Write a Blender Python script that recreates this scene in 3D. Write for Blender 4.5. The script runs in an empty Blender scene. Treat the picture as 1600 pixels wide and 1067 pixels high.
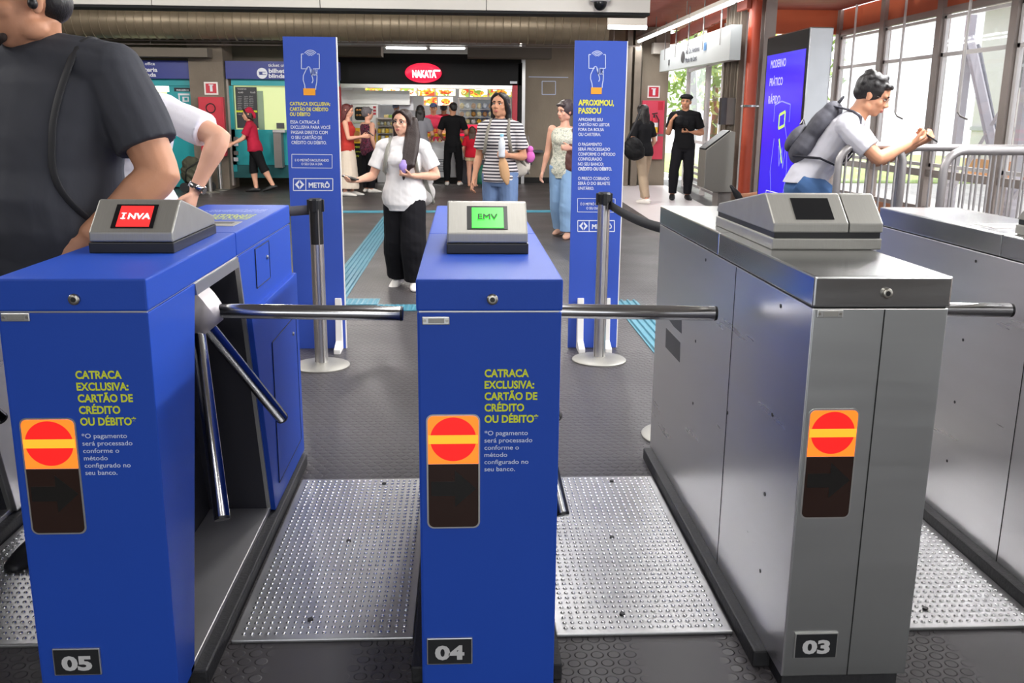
import bpy, bmesh, math, random
import numpy as np
from mathutils import Vector, Matrix, noise
random.seed(7)
SC = bpy.context.scene
COL = SC.collection
PI = math.pi
V = Vector
# ------------------------------------------------------------------ camera
EYE = V((0, 0, 1.45)); FPX = 1466.26
_R = V((0.99866231, -0.05086358, 0.00929964)); _U = V((0.00285894, 0.23389555, 0.97225753)); _F = V((0.05162764, 0.97093036, -0.23372808))
cam = bpy.data.cameras.new('camera'); camo = bpy.data.objects.new('camera', cam); COL.objects.link(camo)
cam.sensor_width = 36; cam.lens = 36 * FPX / 1600; cam.clip_start = .05; cam.clip_end = 400
m = Matrix((_R, _U, -_F)).transposed().to_4x4(); m.translation = EYE; camo.matrix_world = m
SC.camera = camo
# ------------------------------------------------------------------ light
SC.view_settings.view_transform = 'Standard'; SC.view_settings.look = 'None'
SC.view_settings.exposure = 0.95; SC.view_settings.gamma = 1.0; SC.view_settings.use_curve_mapping = False
W = bpy.data.worlds.new('sky'); SC.world = W; W.use_nodes = True
wn = W.node_tree.nodes; wl = W.node_tree.links
bg = wn['Background']; bg.inputs[0].default_value = (.93, .96, 1, 1); bg.inputs[1].default_value = 1.35
def area(name, loc, size, power, col=(1, 1, 1), rot=(0, 0, 0)):
    l = bpy.data.lights.new(name, 'AREA'); l.shape = 'RECTANGLE'; l.size, l.size_y = size; l.energy = power; l.color = col
    o = bpy.data.objects.new(name, l); o.location = loc; o.rotation_euler = rot; COL.objects.link(o); return o
sun = bpy.data.lights.new('sun', 'SUN'); sun.energy = 3.0; sun.angle = math.radians(4); sun.color = (1, .95, .88)
suno = bpy.data.objects.new('sun', sun); suno.rotation_euler = (math.radians(40), 0, math.radians(120)); COL.objects.link(suno)
# fluorescent rows of the concourse ceiling (over the gates; one added behind the camera to light their fronts)
for y, pw in ((-2.6, 40), (3.4, 22), (6.8, 38)):
    for x in (-3.2, .3, 3.6): area('unseen_ceiling_lamp', (x, y, 3.1), (.3, 2.4), pw, (1, .98, .96))
area('gate_side_fill', (3.66, 4.6, 3.0), (.15, 6.5), 170, (.97, .98, 1), (0, math.radians(35), 0))     # added run of the fluorescent row, out of view, tilted to light right sides
area('gate_side_fill', (-4.6, 3.0, 3.0), (.15, 5), 40, (1, .98, .97), (0, math.radians(-35), 0))  # added out of view to light the gates' left sides
for x in (-5, -1.8, 1.4):  # bare points added above the view to brighten the cream beam
    l = bpy.data.lights.new('hall_fill_lamp', 'POINT'); l.energy = 58; l.shadow_soft_size = .15; o = bpy.data.objects.new('hall_fill_lamp', l); o.location = (x, 10.0, 2.95); COL.objects.link(o)
for x in (-6.5, -4, -1.5, 1):  # more bare points, hidden behind the beam, added to brighten duct and walls
    l = bpy.data.lights.new('hall_fill_lamp', 'POINT'); l.energy = 80; l.shadow_soft_size = .12; l.color = (1, .97, .92); o = bpy.data.objects.new('hall_fill_lamp', l); o.location = (x, 14.3, 3.15); COL.objects.link(o)
area('shop_lamp', (-.4, 21.6, 3.0), (4.2, .4), 40, (1, .95, .86))
area('exit_lamp', (3.65, 17, 2.9), (.12, 8), 50)
# ------------------------------------------------------------------ pixel rays -> real points of the place
def ray(x, y): return _F * FPX + _R * (x - 800) + _U * (533.5 - y)
def P(x, y, Y): d = ray(x, y); return EYE + d * (Y / d.y)
def G(x, y, z=0): d = ray(x, y); return EYE + d * ((z - EYE.z) / d.z)
def XP(x, y, X): d = ray(x, y); return EYE + d * (X / d.x)
# ------------------------------------------------------------------ scene helpers
TMP = bpy.data.scenes.new('scratch')
def evaluate(o):
    TMP.collection.objects.link(o); vl = TMP.view_layers[0]; vl.update(); dg = vl.depsgraph
    me = bpy.data.meshes.new_from_object(o.evaluated_get(dg)); TMP.collection.objects.unlink(o); return me
def tag(o, label=None, cat=None, group=None, kind=None):
    if label: o['label'] = label
    if cat: o['category'] = cat
    if group: o['group'] = group
    if kind: o['kind'] = kind
    return o
def empty(name, label, cat, loc=(0, 0, 0), rz=0, group=None):
    o = bpy.data.objects.new(name, None); o.location = loc; o.rotation_euler = (0, 0, rz); o.empty_display_size = .1
    COL.objects.link(o); return tag(o, label, cat, group)
def copy_tree(o, parent=None):
    c = o.copy(); COL.objects.link(c)
    if parent: c.parent = parent
    for ch in list(o.children): copy_tree(ch, c)
    return c
# ------------------------------------------------------------------ materials
def nodes(m): return m.node_tree.nodes, m.node_tree.links
def mat(name, col, rough=.5, metal=0, var=.0, vscale=6, bump=0, bscale=60, emit=0, ecol=None, alpha=1, stretch=None, spec=None, rvar=0, coat=0):
    m = bpy.data.materials.new(name); m.use_nodes = True; n, l = nodes(m); b = n['Principled BSDF']
    c = tuple(col) + (1,); b.inputs['Base Color'].default_value = c
    b.inputs['Roughness'].default_value = rough; b.inputs['Metallic'].default_value = metal
    if spec is not None: b.inputs['Specular IOR Level'].default_value = spec
    if coat: b.inputs['Coat Weight'].default_value = coat; b.inputs['Coat Roughness'].default_value = .25
    tc = n.new('ShaderNodeTexCoord'); mp = n.new('ShaderNodeMapping'); l.new(tc.outputs['Object'], mp.inputs[0])
    if stretch: mp.inputs['Scale'].default_value = stretch
    if var or rvar:
        t = n.new('ShaderNodeTexNoise'); t.inputs['Scale'].default_value = vscale; t.inputs['Detail'].default_value = 6; l.new(mp.outputs[0], t.inputs['Vector'])
        if var:
            r = n.new('ShaderNodeMix'); r.data_type = 'RGBA'; r.inputs[6].default_value = tuple(max(0, x * (1 - var)) for x in col) + (1,); r.inputs[7].default_value = tuple(min(1, x * (1 + var)) for x in col) + (1,)
            l.new(t.outputs['Fac'], r.inputs[0]); l.new(r.outputs[2], b.inputs['Base Color'])
        if rvar:
            q = n.new('ShaderNodeMapRange'); q.inputs[1].default_value = .3; q.inputs[2].default_value = .7; q.inputs[3].default_value = max(.02, rough - rvar); q.inputs[4].default_value = rough + rvar
            l.new(t.outputs['Fac'], q.inputs[0]); l.new(q.outputs[0], b.inputs['Roughness'])
    if bump:
        t2 = n.new('ShaderNodeTexNoise'); t2.inputs['Scale'].default_value = bscale; t2.inputs['Detail'].default_value = 3; l.new(mp.outputs[0], t2.inputs['Vector'])
        bp = n.new('ShaderNodeBump'); bp.inputs['Strength'].default_value = bump; bp.inputs['Distance'].default_value = .01
        l.new(t2.outputs['Fac'], bp.inputs['Height']); l.new(bp.outputs[0], b.inputs['Normal'])
    if emit:
        b.inputs['Emission Color'].default_value = tuple(ecol or col) + (1,); b.inputs['Emission Strength'].default_value = emit
    return m
def hexc(h): # sRGB hex -> linear
    v = [int(h[i:i + 2], 16) / 255 for i in (0, 2, 4)]
    return tuple(x / 12.92 if x <= .04045 else ((x + .055) / 1.055) ** 2.4 for x in v)
def brushed(name, col, rough, axis=(1, 1, 1), strength=.08):
    m = mat(name, col, rough, 1.0, .05, 2.5, 0, 90, stretch=axis, rvar=.03); return m
M = {}
M['blue'] = mat('blue_vinyl', hexc('1d48ae'), .5, 0, .06, 3, .03, 300, spec=.3)
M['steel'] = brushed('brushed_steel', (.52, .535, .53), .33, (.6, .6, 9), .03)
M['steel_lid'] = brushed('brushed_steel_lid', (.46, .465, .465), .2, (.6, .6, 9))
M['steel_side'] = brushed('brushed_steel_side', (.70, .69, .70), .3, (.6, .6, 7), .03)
M['chrome'] = mat('polished_steel', (.55, .55, .56), .16, 1, .06, 8)
M['satin'] = mat('satin_steel', (.37, .36, .33), .55, 1, .08, 20, .03, 200, stretch=(18, 1, 1))
M['hubm'] = mat('cast_hub_metal', hexc('b9b2b2'), .42, .55, .08, 9)
M['black'] = mat('black_plastic', (.012, .012, .013), .4, 0, .2, 20)
M['rubber'] = mat('black_rubber_edge', (.018, .018, .02), .6, 0, .3, 25, .2, 90)
M['darkpanel'] = mat('dark_steel_recess_shade', (.09, .09, .1), .35, .8, .2, 5)  # recess shade put into the steel colour; serves real dark parts too
M['shelf'] = mat('shelf_steel', (.6, .59, .6), .36, .85, .1, 7)
M['yellowtext'] = mat('yellow_print', hexc('d4df2f'), .6)
M['whitetext'] = mat('white_print', hexc('e6eaf2'), .6)
M['paletext'] = mat('pale_print', hexc('c6d2ee'), .6)
M['greytext'] = mat('pale_grey_print', hexc('c4c4c4'), .5)
M['darktext'] = mat('dark_print', (.02, .02, .03), .6)
M['lock'] = mat('lock_metal', (.45, .43, .38), .3, 1)
M['plateblack'] = mat('black_number_plate', (.016, .017, .019), .35, 0, .2, 30)
M['rim'] = mat('silver_rim', (.62, .62, .6), .3, .9)
M['orange'] = mat('lit_orange_lens', hexc('ff6a20'), .25, emit=.75, ecol=(1, .16, .015))
M['redlens'] = mat('lit_red_lens', hexc('e8201a'), .25, emit=.55, ecol=(.85, .012, .012))
M['amber'] = mat('lit_amber_bar', hexc('ff9a20'), .25, emit=.75, ecol=(1, .27, .02))
M['brownlens'] = mat('unlit_brown_lens', hexc('2b1913'), .2, 0, .15, 12)
M['arrow'] = mat('unlit_arrow', (.008, .007, .006), .3)
M['redscreen'] = mat('red_screen', (.6, .02, .02), .3, emit=.55, ecol=(.85, .03, .03))
M['greenscreen'] = mat('green_screen', (.02, .6, .02), .3, emit=.6, ecol=(.005, .95, .01))
M['screentext'] = mat('lit_white_print', (1, 1, 1), .5, emit=.6, ecol=(1, 1, 1))
M['screendark'] = mat('dark_screen_print', (.01, .03, .01), .5)
M['glassblack'] = mat('black_glass', (.008, .008, .009), .3, spec=.25)
M['white'] = mat('white_paint', hexc('e9e6e2'), .45, 0, .04, 6)
M['totem'] = mat('blue_banner_print', hexc('3454b8'), .45, 0, .03, 3)
M['totemblue'] = M['totem']
M['orangeprint'] = mat('orange_print', hexc('f5a32a'), .6)
M['belt'] = mat('black_belt', (.015, .015, .018), .7, 0, .2, 60)
M['beltgrey'] = mat('grey_belt', hexc('4c4a52'), .7, 0, .1, 60)
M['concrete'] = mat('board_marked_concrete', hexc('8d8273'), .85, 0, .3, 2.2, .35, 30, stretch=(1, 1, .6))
M['concretedark'] = mat('dark_concrete_column', hexc('7a7064'), .85, 0, .25, 3, .3, 30)  # a darker tone than the wall concrete
M['cream'] = mat('cream_panel', hexc('dcd6cb'), .5, 0, .03, 1)
M['darkgap'] = mat('dark_gap', (.01, .01, .01), .8)
M['duct'] = mat('galvanised_duct', hexc('7b6f5d'), .42, .45, .25, 3, .05, 40)
M['teal'] = mat('teal_panel', hexc('1d9ea6'), .4, 0, .06, 3)
M['navy'] = mat('navy_sign', hexc('1f2f86'), .4, 0, .1, 4)
M['redpaint'] = mat('red_cabinet_paint', hexc('c4283c'), .4, 0, .08, 4)
M['redpipe'] = mat('red_pipe_paint', hexc('b4492f'), .4, 0, .18, 5)
M['terracotta'] = mat('terracotta_slats', hexc('9c4a38'), .6, 0, .15, 4)
M['glow'] = mat('lit_office_window', hexc('b9c48a'), .4, emit=.3, ecol=hexc('d2dca0'))
M['tube'] = mat('fluorescent_tube', (1, 1, 1), .4, emit=3.2, ecol=(.93, .97, 1))
M['fixture'] = mat('lamp_housing', hexc('d6d3cc'), .5)
M['mullion'] = mat('aluminium_frame', hexc('a89e98'), .45, .35, .08, 5)
M['mullionlight'] = mat('pale_frame', hexc('e4e0de'), .5, .1)
M['redfascia'] = mat('orange_red_panel', hexc('d8704a'), .5, 0, .12, 3, emit=0)
M['brace'] = mat('pale_brace', hexc('b4b2ba'), .5)
M['braceshadow'] = mat('brace_shadow_grey', hexc('77777f'), .5)  # darker tone that stands in for the shadow along the braces
M['brick'] = mat('orange_brick_kerb', hexc('c98a68'), .8, 0, .2, 9)
M['outground'] = mat('sunlit_paving', hexc('d6d2cc'), .8, 0, .08, 2)
M['grass'] = mat('sunny_grass', hexc('9fb56a'), .9, 0, .3, 3)
M['fargrey'] = mat('pale_grey_building', hexc('d6d0d2'), .8, 0, .1, 1)
M['fardark'] = mat('dark_building_opening', hexc('77757a'), .7, 0, .1, 1)
M['railing'] = mat('galvanised_rail', hexc('aaa6a6'), .38, .7, .15, 12)
M['steelgrey'] = mat('painted_grey_box', hexc('807b78'), .5, .2, .1, 5)
M['wallshade'] = mat('dull_plaster', hexc('6f685f'), .85, 0, .1, 2)
M['ceil'] = mat('ceiling_paint', hexc('a39c92'), .8)
M['shopblack'] = mat('black_shop_fascia', (.011, .011, .012), .6, 0, .1, 3, spec=.2)
M['shopsteel'] = mat('kitchen_steel', (.55, .55, .55), .35, .9, .12, 3)
M['shopwhite'] = mat('white_tile', hexc('d8dadd'), .35)
M['foodyellow'] = mat('yellow_packets', hexc('f2c01f'), .5, 0, .15, 20)
M['foodorange'] = mat('orange_packets', hexc('e8892a'), .5, 0, .15, 20)
M['foodbrown'] = mat('baked_pastry', hexc('c58a45'), .6, 0, .25, 30)
M['foodcream'] = mat('pale_pastry', hexc('e6cf8e'), .6, 0, .2, 30)
M['foodgreen'] = mat('green_packets', hexc('7da23c'), .6, 0, .2, 30)
M['foodred'] = mat('red_packets', hexc('c8262a'), .5, 0, .15, 20)
M['foodwhite'] = mat('white_packets', hexc('e8e8ea'), .5, 0, .1, 20)
M['redsign'] = mat('lit_red_sign', hexc('e0183c'), .35, emit=.5, ecol=hexc('ee1540'))
M['bagGreen'] = mat('green_plastic_bag', hexc('2f7f68'), .4, 0, .2, 9, .5, 30)
def glassmat(name, tint=(1, 1, 1), f=.12):
    m = bpy.data.materials.new(name); m.use_nodes = True; n, l = nodes(m); n.clear()
    o = n.new('ShaderNodeOutputMaterial'); t = n.new('ShaderNodeBsdfTransparent'); t.inputs[0].default_value = tint + (1,); g = n.new('ShaderNodeBsdfGlossy'); g.inputs['Roughness'].default_value = .03
    lw = n.new('ShaderNodeLayerWeight'); lw.inputs[0].default_value = .12; mm = n.new('ShaderNodeMapRange'); l.new(lw.outputs[1], mm.inputs[0]); mm.inputs[3].default_value = .03; mm.inputs[4].default_value = .5
    x = n.new('ShaderNodeMixShader'); l.new(mm.outputs[0], x.inputs[0]); l.new(t.outputs[0], x.inputs[1]); l.new(g.outputs[0], x.inputs[2]); l.new(x.outputs[0], o.inputs[0]); return m
M['glass'] = glassmat('window_glass', (.93, .94, .95))
M['caseglass'] = glassmat('display_glass', (.95, .97, .97))
def math_node(n, l, op, a, b=None, c=None):
    q = n.new('ShaderNodeMath'); q.operation = op
    for i, v in enumerate((a, b, c)):
        if v is None: continue
        if isinstance(v, (int, float)): q.inputs[i].default_value = v
        else: l.new(v, q.inputs[i])
    return q.outputs[0]
def floor_mat():
    m = mat('studded_black_rubber', (.056, .051, .054), .42, 0, .35, .9, spec=.38); n, l = nodes(m); b = n['Principled BSDF']
    tc = n.new('ShaderNodeTexCoord'); sx = n.new('ShaderNodeSeparateXYZ'); l.new(tc.outputs['Object'], sx.inputs[0])
    X, Y = sx.outputs[0], sx.outputs[1]; a = .046; bq = a * math.sqrt(3)
    def cell(ox, oy):
        u = math_node(n, l, 'SUBTRACT', math_node(n, l, 'FLOORED_MODULO', math_node(n, l, 'ADD', X, ox + 50 * a), a), a / 2)
        v = math_node(n, l, 'SUBTRACT', math_node(n, l, 'FLOORED_MODULO', math_node(n, l, 'ADD', Y, oy + 50 * bq), bq), bq / 2)
        return math_node(n, l, 'SQRT', math_node(n, l, 'ADD', math_node(n, l, 'MULTIPLY', u, u), math_node(n, l, 'MULTIPLY', v, v)))
    d = math_node(n, l, 'MINIMUM', cell(0, 0), cell(a / 2, bq / 2))
    st = n.new('ShaderNodeMapRange'); st.interpolation_type = 'SMOOTHSTEP'; l.new(d, st.inputs[0]); st.inputs[1].default_value = .0145; st.inputs[2].default_value = .0185; st.inputs[3].default_value = 1; st.inputs[4].default_value = 0
    # worn areas have flatter studs
    t = n.new('ShaderNodeTexNoise'); t.inputs['Scale'].default_value = 1.1; t.inputs['Detail'].default_value = 4; l.new(tc.outputs['Object'], t.inputs['Vector'])
    wr = n.new('ShaderNodeMapRange'); l.new(t.outputs['Fac'], wr.inputs[0]); wr.inputs[1].default_value = .4; wr.inputs[2].default_value = .62; wr.inputs[3].default_value = 1; wr.inputs[4].default_value = .45
    # the studs are trodden flat where people step up to the gates
    def lane(c):
        q = n.new('ShaderNodeMapRange'); q.interpolation_type = 'SMOOTHSTEP'; l.new(math_node(n, l, 'ABSOLUTE', math_node(n, l, 'SUBTRACT', X, c)), q.inputs[0]); q.inputs[1].default_value = .10; q.inputs[2].default_value = .17; q.inputs[3].default_value = 1; q.inputs[4].default_value = 0; return q.outputs[0]
    near = math_node(n, l, 'LESS_THAN', Y, 2.42)
    tread_ = math_node(n, l, 'MULTIPLY', math_node(n, l, 'MAXIMUM', math_node(n, l, 'MAXIMUM', lane(-.42), lane(.60)), lane(1.5)), near)
    h = math_node(n, l, 'MULTIPLY', math_node(n, l, 'MULTIPLY', st.outputs[0], wr.outputs[0]), math_node(n, l, 'SUBTRACT', 1, tread_))
    # rubber tile joints every half metre
    def seam(c):
        q = math_node(n, l, 'ABSOLUTE', math_node(n, l, 'SUBTRACT', math_node(n, l, 'FLOORED_MODULO', math_node(n, l, 'ADD', c, 50.13), .5), .25))
        return math_node(n, l, 'GREATER_THAN', q, .2472)
    sm = math_node(n, l, 'MAXIMUM', seam(X), seam(Y))
    h2 = math_node(n, l, 'SUBTRACT', h, math_node(n, l, 'MULTIPLY', sm, .6))
    bp = n.new('ShaderNodeBump'); bp.inputs['Strength'].default_value = 1; bp.inputs['Distance'].default_value = .006; l.new(h2, bp.inputs['Height']); l.new(bp.outputs[0], b.inputs['Normal'])
    q = n.new('ShaderNodeMapRange'); l.new(t.outputs['Fac'], q.inputs[0]); q.inputs[1].default_value = .3; q.inputs[2].default_value = .7; q.inputs[3].default_value = .34; q.inputs[4].default_value = .5; l.new(q.outputs[0], b.inputs['Roughness'])
    return m
M['floor'] = floor_mat()
def stripes(name, c1, c2, period, duty=.5, axis=2, rough=.8, rot=(0, 0, 0), wob=0.0):
    m = mat(name, c1, rough, bump=.25, bscale=14); n, l = nodes(m); b = n['Principled BSDF']
    tc = n.new('ShaderNodeTexCoord'); mp = n.new('ShaderNodeMapping'); mp.inputs['Rotation'].default_value = rot; l.new(tc.outputs['Object'], mp.inputs[0])
    s = n.new('ShaderNodeSeparateXYZ'); l.new(mp.outputs[0], s.inputs[0])
    f = math_node(n, l, 'FLOORED_MODULO', math_node(n, l, 'ADD', s.outputs[axis], 40 * period), period); g = math_node(n, l, 'GREATER_THAN', f, period * duty)
    x = n.new('ShaderNodeMix'); x.data_type = 'RGBA'; l.new(g, x.inputs[0]); x.inputs[6].default_value = tuple(c1) + (1,); x.inputs[7].default_value = tuple(c2) + (1,)
    l.new(x.outputs[2], b.inputs['Base Color']); return m
def pattern(name, cols, scale, rough=.8, emit=0, stretch=(1, 1, 1), kind='NOISE', loc=(0, 0, 0)):
    m = mat(name, cols[0], rough); n, l = nodes(m); b = n['Principled BSDF']
    tc = n.new('ShaderNodeTexCoord'); mp = n.new('ShaderNodeMapping'); mp.inputs['Scale'].default_value = stretch; mp.inputs['Location'].default_value = loc; l.new(tc.outputs['Object'], mp.inputs[0])
    if kind == 'NOISE': t = n.new('ShaderNodeTexNoise'); t.inputs['Detail'].default_value = 3; out = t.outputs['Fac']
    else: t = n.new('ShaderNodeTexVoronoi'); out = t.outputs['Distance']
    t.inputs['Scale'].default_value = scale; l.new(mp.outputs[0], t.inputs['Vector'])
    r = n.new('ShaderNodeValToRGB'); l.new(out, r.inputs[0]); e = r.color_ramp.elements; r.color_ramp.interpolation = 'CONSTANT'
    k = len(cols); lo, hi = (.36, .62) if kind == 'NOISE' else (.1, .6)
    while len(e) < k: e.new(.5)
    for i, c in enumerate(cols): e[i].position = 0 if i == 0 else lo + (hi - lo) * i / k; e[i].color = tuple(c) + (1,)
    l.new(r.outputs[0], b.inputs['Base Color'])
    if emit: l.new(r.outputs[0], b.inputs['Emission Color']); b.inputs['Emission Strength'].default_value = emit
    return m
# ------------------------------------------------------------------ mesh builder
class MB:
    def __init__(s): s.v = []; s.f = []
    def add(s, v, f):
        k = len(s.v); s.v += [tuple(p) for p in v]; s.f += [tuple(i + k for i in q) for q in f]; return s
    def box(s, a, b, bev=0):
        x0, y0, z0 = (min(a[i], b[i]) for i in range(3)); x1, y1, z1 = (max(a[i], b[i]) for i in range(3))
        if bev:
            e = min(bev, (x1 - x0) * .45, (y1 - y0) * .45, (z1 - z0) * .45); bm = bmesh.new(); bmesh.ops.create_cube(bm, size=1)
            for v in bm.verts: v.co = V((x0 + (v.co.x + .5) * (x1 - x0), y0 + (v.co.y + .5) * (y1 - y0), z0 + (v.co.z + .5) * (z1 - z0)))
            bmesh.ops.bevel(bm, geom=bm.edges[:], offset=e, segments=2, profile=.6, affect='EDGES'); return s.bm(bm)
        v = [(x, y, z) for z in (z0, z1) for y in (y0, y1) for x in (x0, x1)]
        return s.add(v, [(0, 2, 3, 1), (4, 5, 7, 6), (0, 1, 5, 4), (2, 6, 7, 3), (0, 4, 6, 2), (1, 3, 7, 5)])
    def bm(s, bm):
        bm.verts.index_update(); s.add([v.co[:] for v in bm.verts], [[v.index for v in f.verts] for f in bm.faces]); bm.free(); return s
    def prism(s, poly, axis, a, b, bev=0):  # poly in the two other axes, ordered; axis 0 -> (y,z), 1 -> (x,z), 2 -> (x,y)
        def pt(p, t): return [(t, p[0], p[1]), (p[0], t, p[1]), (p[0], p[1], t)][axis]
        bm = bmesh.new(); A = [bm.verts.new(pt(p, a)) for p in poly]; B = [bm.verts.new(pt(p, b)) for p in poly]; n = len(poly)
        bm.faces.new(A); bm.faces.new(B[::-1])
        for i in range(n): bm.faces.new((A[i], B[i], B[(i + 1) % n], A[(i + 1) % n]))
        bmesh.ops.recalc_face_normals(bm, faces=bm.faces[:])
        if bev: bmesh.ops.bevel(bm, geom=bm.edges[:], offset=bev, segments=2, profile=.6, affect='EDGES')
        return s.bm(bm)
    def tube(s, pts, r, n=12, cap=True, flat=None, up=None):
        v, f = tube(pts, r, n, cap, flat, up); return s.add(v, f)
    def lathe(s, prof, o=(0, 0, 0), n=24, ax=2):
        o = V(o); v = []; f = []
        for (r, z) in prof:
            for i in range(n):
                a = 2 * PI * i / n; c = (r * math.cos(a), r * math.sin(a), z)
                if ax == 1: c = (c[0], c[2], c[1])
                if ax == 0: c = (c[2], c[0], c[1])
                v.append(o + V(c))
        k = len(prof)
        for j in range(k - 1):
            for i in range(n): f.append((j * n + i, j * n + (i + 1) % n, (j + 1) * n + (i + 1) % n, (j + 1) * n + i))
        f.append(tuple(range(n))[::-1]); f.append(tuple((k - 1) * n + i for i in range(n))); return s.add(v, f)
    def ball(s, c, r, n=12):
        if isinstance(r, (int, float)): r = (r, r, r)
        v, f = ellipsoid(c, r, None, n); return s.add(v, f)
    def quad(s, a, b, c, d): return s.add([a, b, c, d], [(0, 1, 2, 3)])
    def build(s, name, m, parent=None, smooth=False, loc=None, label=None):
        me = bpy.data.meshes.new(name); me.from_pydata(s.v, [], s.f); me.validate()
        bm = bmesh.new(); bm.from_mesh(me); bmesh.ops.recalc_face_normals(bm, faces=bm.faces[:]); bm.to_mesh(me); bm.free()
        if smooth:
            for p in me.polygons: p.use_smooth = True
            if smooth == 'auto': me.set_sharp_from_angle(angle=math.radians(40))
        me.materials.append(m); o = bpy.data.objects.new(name, me); COL.objects.link(o)
        if parent: o.parent = parent
        if loc is not None: o.location = loc
        if label: o['label'] = label
        return o
def tube(pts, r, n=12, cap=True, flat=None, up=None):
    pts = [V(p) for p in pts]; k = len(pts)
    if isinstance(r, (int, float)): r = [r] * k
    v = []; f = []; ref = None; rings = []
    def ring(c, t, rr, i):
        nonlocal ref
        t = t.normalized()
        if ref is None:
            ref = V(up) if up is not None else (V((1, 0, 0)) if abs(t.x) < .8 else V((0, 1, 0)))
        a = (ref - t * ref.dot(t))
        if a.length < 1e-6: a = t.orthogonal()
        a.normalize(); ref = a; b = t.cross(a); fl = flat[i] if flat else 1
        return [c + (a * math.cos(2 * PI * j / n) + b * math.sin(2 * PI * j / n) * fl) * rr for j in range(n)]
    for i in range(k):
        t = (pts[min(i + 1, k - 1)] - pts[max(i - 1, 0)])
        if i == 0 and cap == 'round':
            for q in (.95, .7): tt = (pts[1] - pts[0]).normalized(); rings.append(ring(pts[0] - tt * r[0] * q, tt, r[0] * math.sqrt(1 - q * q), 0))
        rings.append(ring(pts[i], t, r[i], i))
        if i == k - 1 and cap == 'round':
            for q in (.7, .95): tt = (pts[-1] - pts[-2]).normalized(); rings.append(ring(pts[-1] + tt * r[-1] * q, tt, r[-1] * math.sqrt(1 - q * q), k - 1))
    for q in rings: v += q
    K = len(rings)
    for j in range(K - 1):
        for i in range(n): f.append((j * n + i, j * n + (i + 1) % n, (j + 1) * n + (i + 1) % n, (j + 1) * n + i))
    if cap: f.append(tuple(range(n))[::-1]); f.append(tuple((K - 1) * n + i for i in range(n)))
    return v, f
def ellipsoid(c, r, rot=None, n=14):
    v = []; f = []; c = V(c); h = max(6, n // 2 + 1)
    for j in range(1, h):
        th = PI * j / h
        for i in range(n):
            p = V((r[0] * math.sin(th) * math.cos(2 * PI * i / n), r[1] * math.sin(th) * math.sin(2 * PI * i / n), r[2] * math.cos(th)))
            v.append(c + (rot @ p if rot else p))
    top = V((0, 0, r[2])); v.append(c + (rot @ top if rot else top)); v.append(c - (rot @ top if rot else top)); T = len(v) - 2
    for j in range(h - 2):
        for i in range(n): f.append((j * n + i, (j + 1) * n + i, (j + 1) * n + (i + 1) % n, j * n + (i + 1) % n))
    for i in range(n): f.append((T, i, (i + 1) % n)); f.append((T + 1, (h - 2) * n + (i + 1) % n, (h - 2) * n + i))
    return v, f
# ------------------------------------------------------------------ lettering
_tc = {}
def glyphs(s, bold=0, slant=0):
    k = (s, bold, slant)
    if k not in _tc:
        cu = bpy.data.curves.new('t', 'FONT'); cu.body = s; cu.size = 1; cu.offset = 0 if 'M' in s else bold; cu.shear = slant; cu.resolution_u = 3
        o = bpy.data.objects.new('t', cu); me = evaluate(o)
        v = [(p.co.x, p.co.y) for p in me.vertices]; f = [tuple(p.vertices) for p in me.polygons]
        bpy.data.objects.remove(o); bpy.data.meshes.remove(me)
        if 'M' in s and bold > .005:      # heavier strokes for strings whose outline cannot be offset
            n = len(v); v = [(x + dx * bold, y + dy * bold, w) for w, (dx, dy) in enumerate(((0, 0), (-1, -1), (1, -1), (1, 1), (-1, 1))) for x, y in v]; f = [tuple(i + n * j for i in q) for j in range(5) for q in f]
        _tc[k] = (v, f)
    return _tc[k]
CAP = .73
def tline(mb, s, o, right, up, cap, width=None, bold=0, align='l', slant=0):
    """one line of print: baseline-left point o, unit vectors right and up, capital height and full width in metres"""
    v, f = glyphs(s, bold, slant)
    if not v: return mb
    o, right, up = V(o), V(right), V(up); x0 = min(p[0] for p in v); x1 = max(p[0] for p in v); k = cap / CAP; kx = width / (x1 - x0) if width else k
    w = (x1 - x0) * kx; sh = {'l': 0, 'c': -w / 2, 'r': -w}[align]
    nz = right.cross(up).normalized() * .0002
    return mb.add([o + right * ((p[0] - x0) * kx + sh) + up * (p[1] * k) + nz * (p[2] if len(p) > 2 else 0) for p in v], f)
def pline(mb, s, x, y, w, cap, Y, bold=.02, align='l', slant=0):
    """a line of print on an upright board that faces the gates, at distance Y"""
    o = P(x, y, Y); wx = (P(x + w, y, Y) - o).x if w else None; cz = (P(x, y - cap, Y) - o).z
    return tline(mb, s, o, (1, 0, 0), (0, 0, 1), cz, wx, bold, align, slant)
def bar2(mb, a, b, w, n=(0, -1, 0)):
    a, b, n = V(a), V(b), V(n); d = (b - a).normalized(); s = d.cross(n).normalized() * w / 2
    return mb.quad(a - s, b - s, b + s, a + s)
def poly2(mb, pts, w, n=(0, -1, 0)):
    for a, b in zip(pts, pts[1:]): bar2(mb, a, b, w, n)
    return mb
def pbox(mb, x0, y0, x1, y1, Y, th, bev=0):
    xc, yc = (x0 + x1) / 2, (y0 + y1) / 2
    return mb.box((P(x0, yc, Y).x, Y, P(xc, y1, Y).z), (P(x1, yc, Y).x, Y + th, P(xc, y0, Y).z), bev)
def rrect(x0, z0, x1, z1, r, n=5):
    out = []
    for cx, cz, a0 in ((x1 - r, z1 - r, 0), (x0 + r, z1 - r, 90), (x0 + r, z0 + r, 180), (x1 - r, z0 + r, 270)):
        for i in range(n + 1): a = math.radians(a0 + 90 * i / n); out.append((cx + r * math.cos(a), cz + r * math.sin(a)))
    return out
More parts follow.
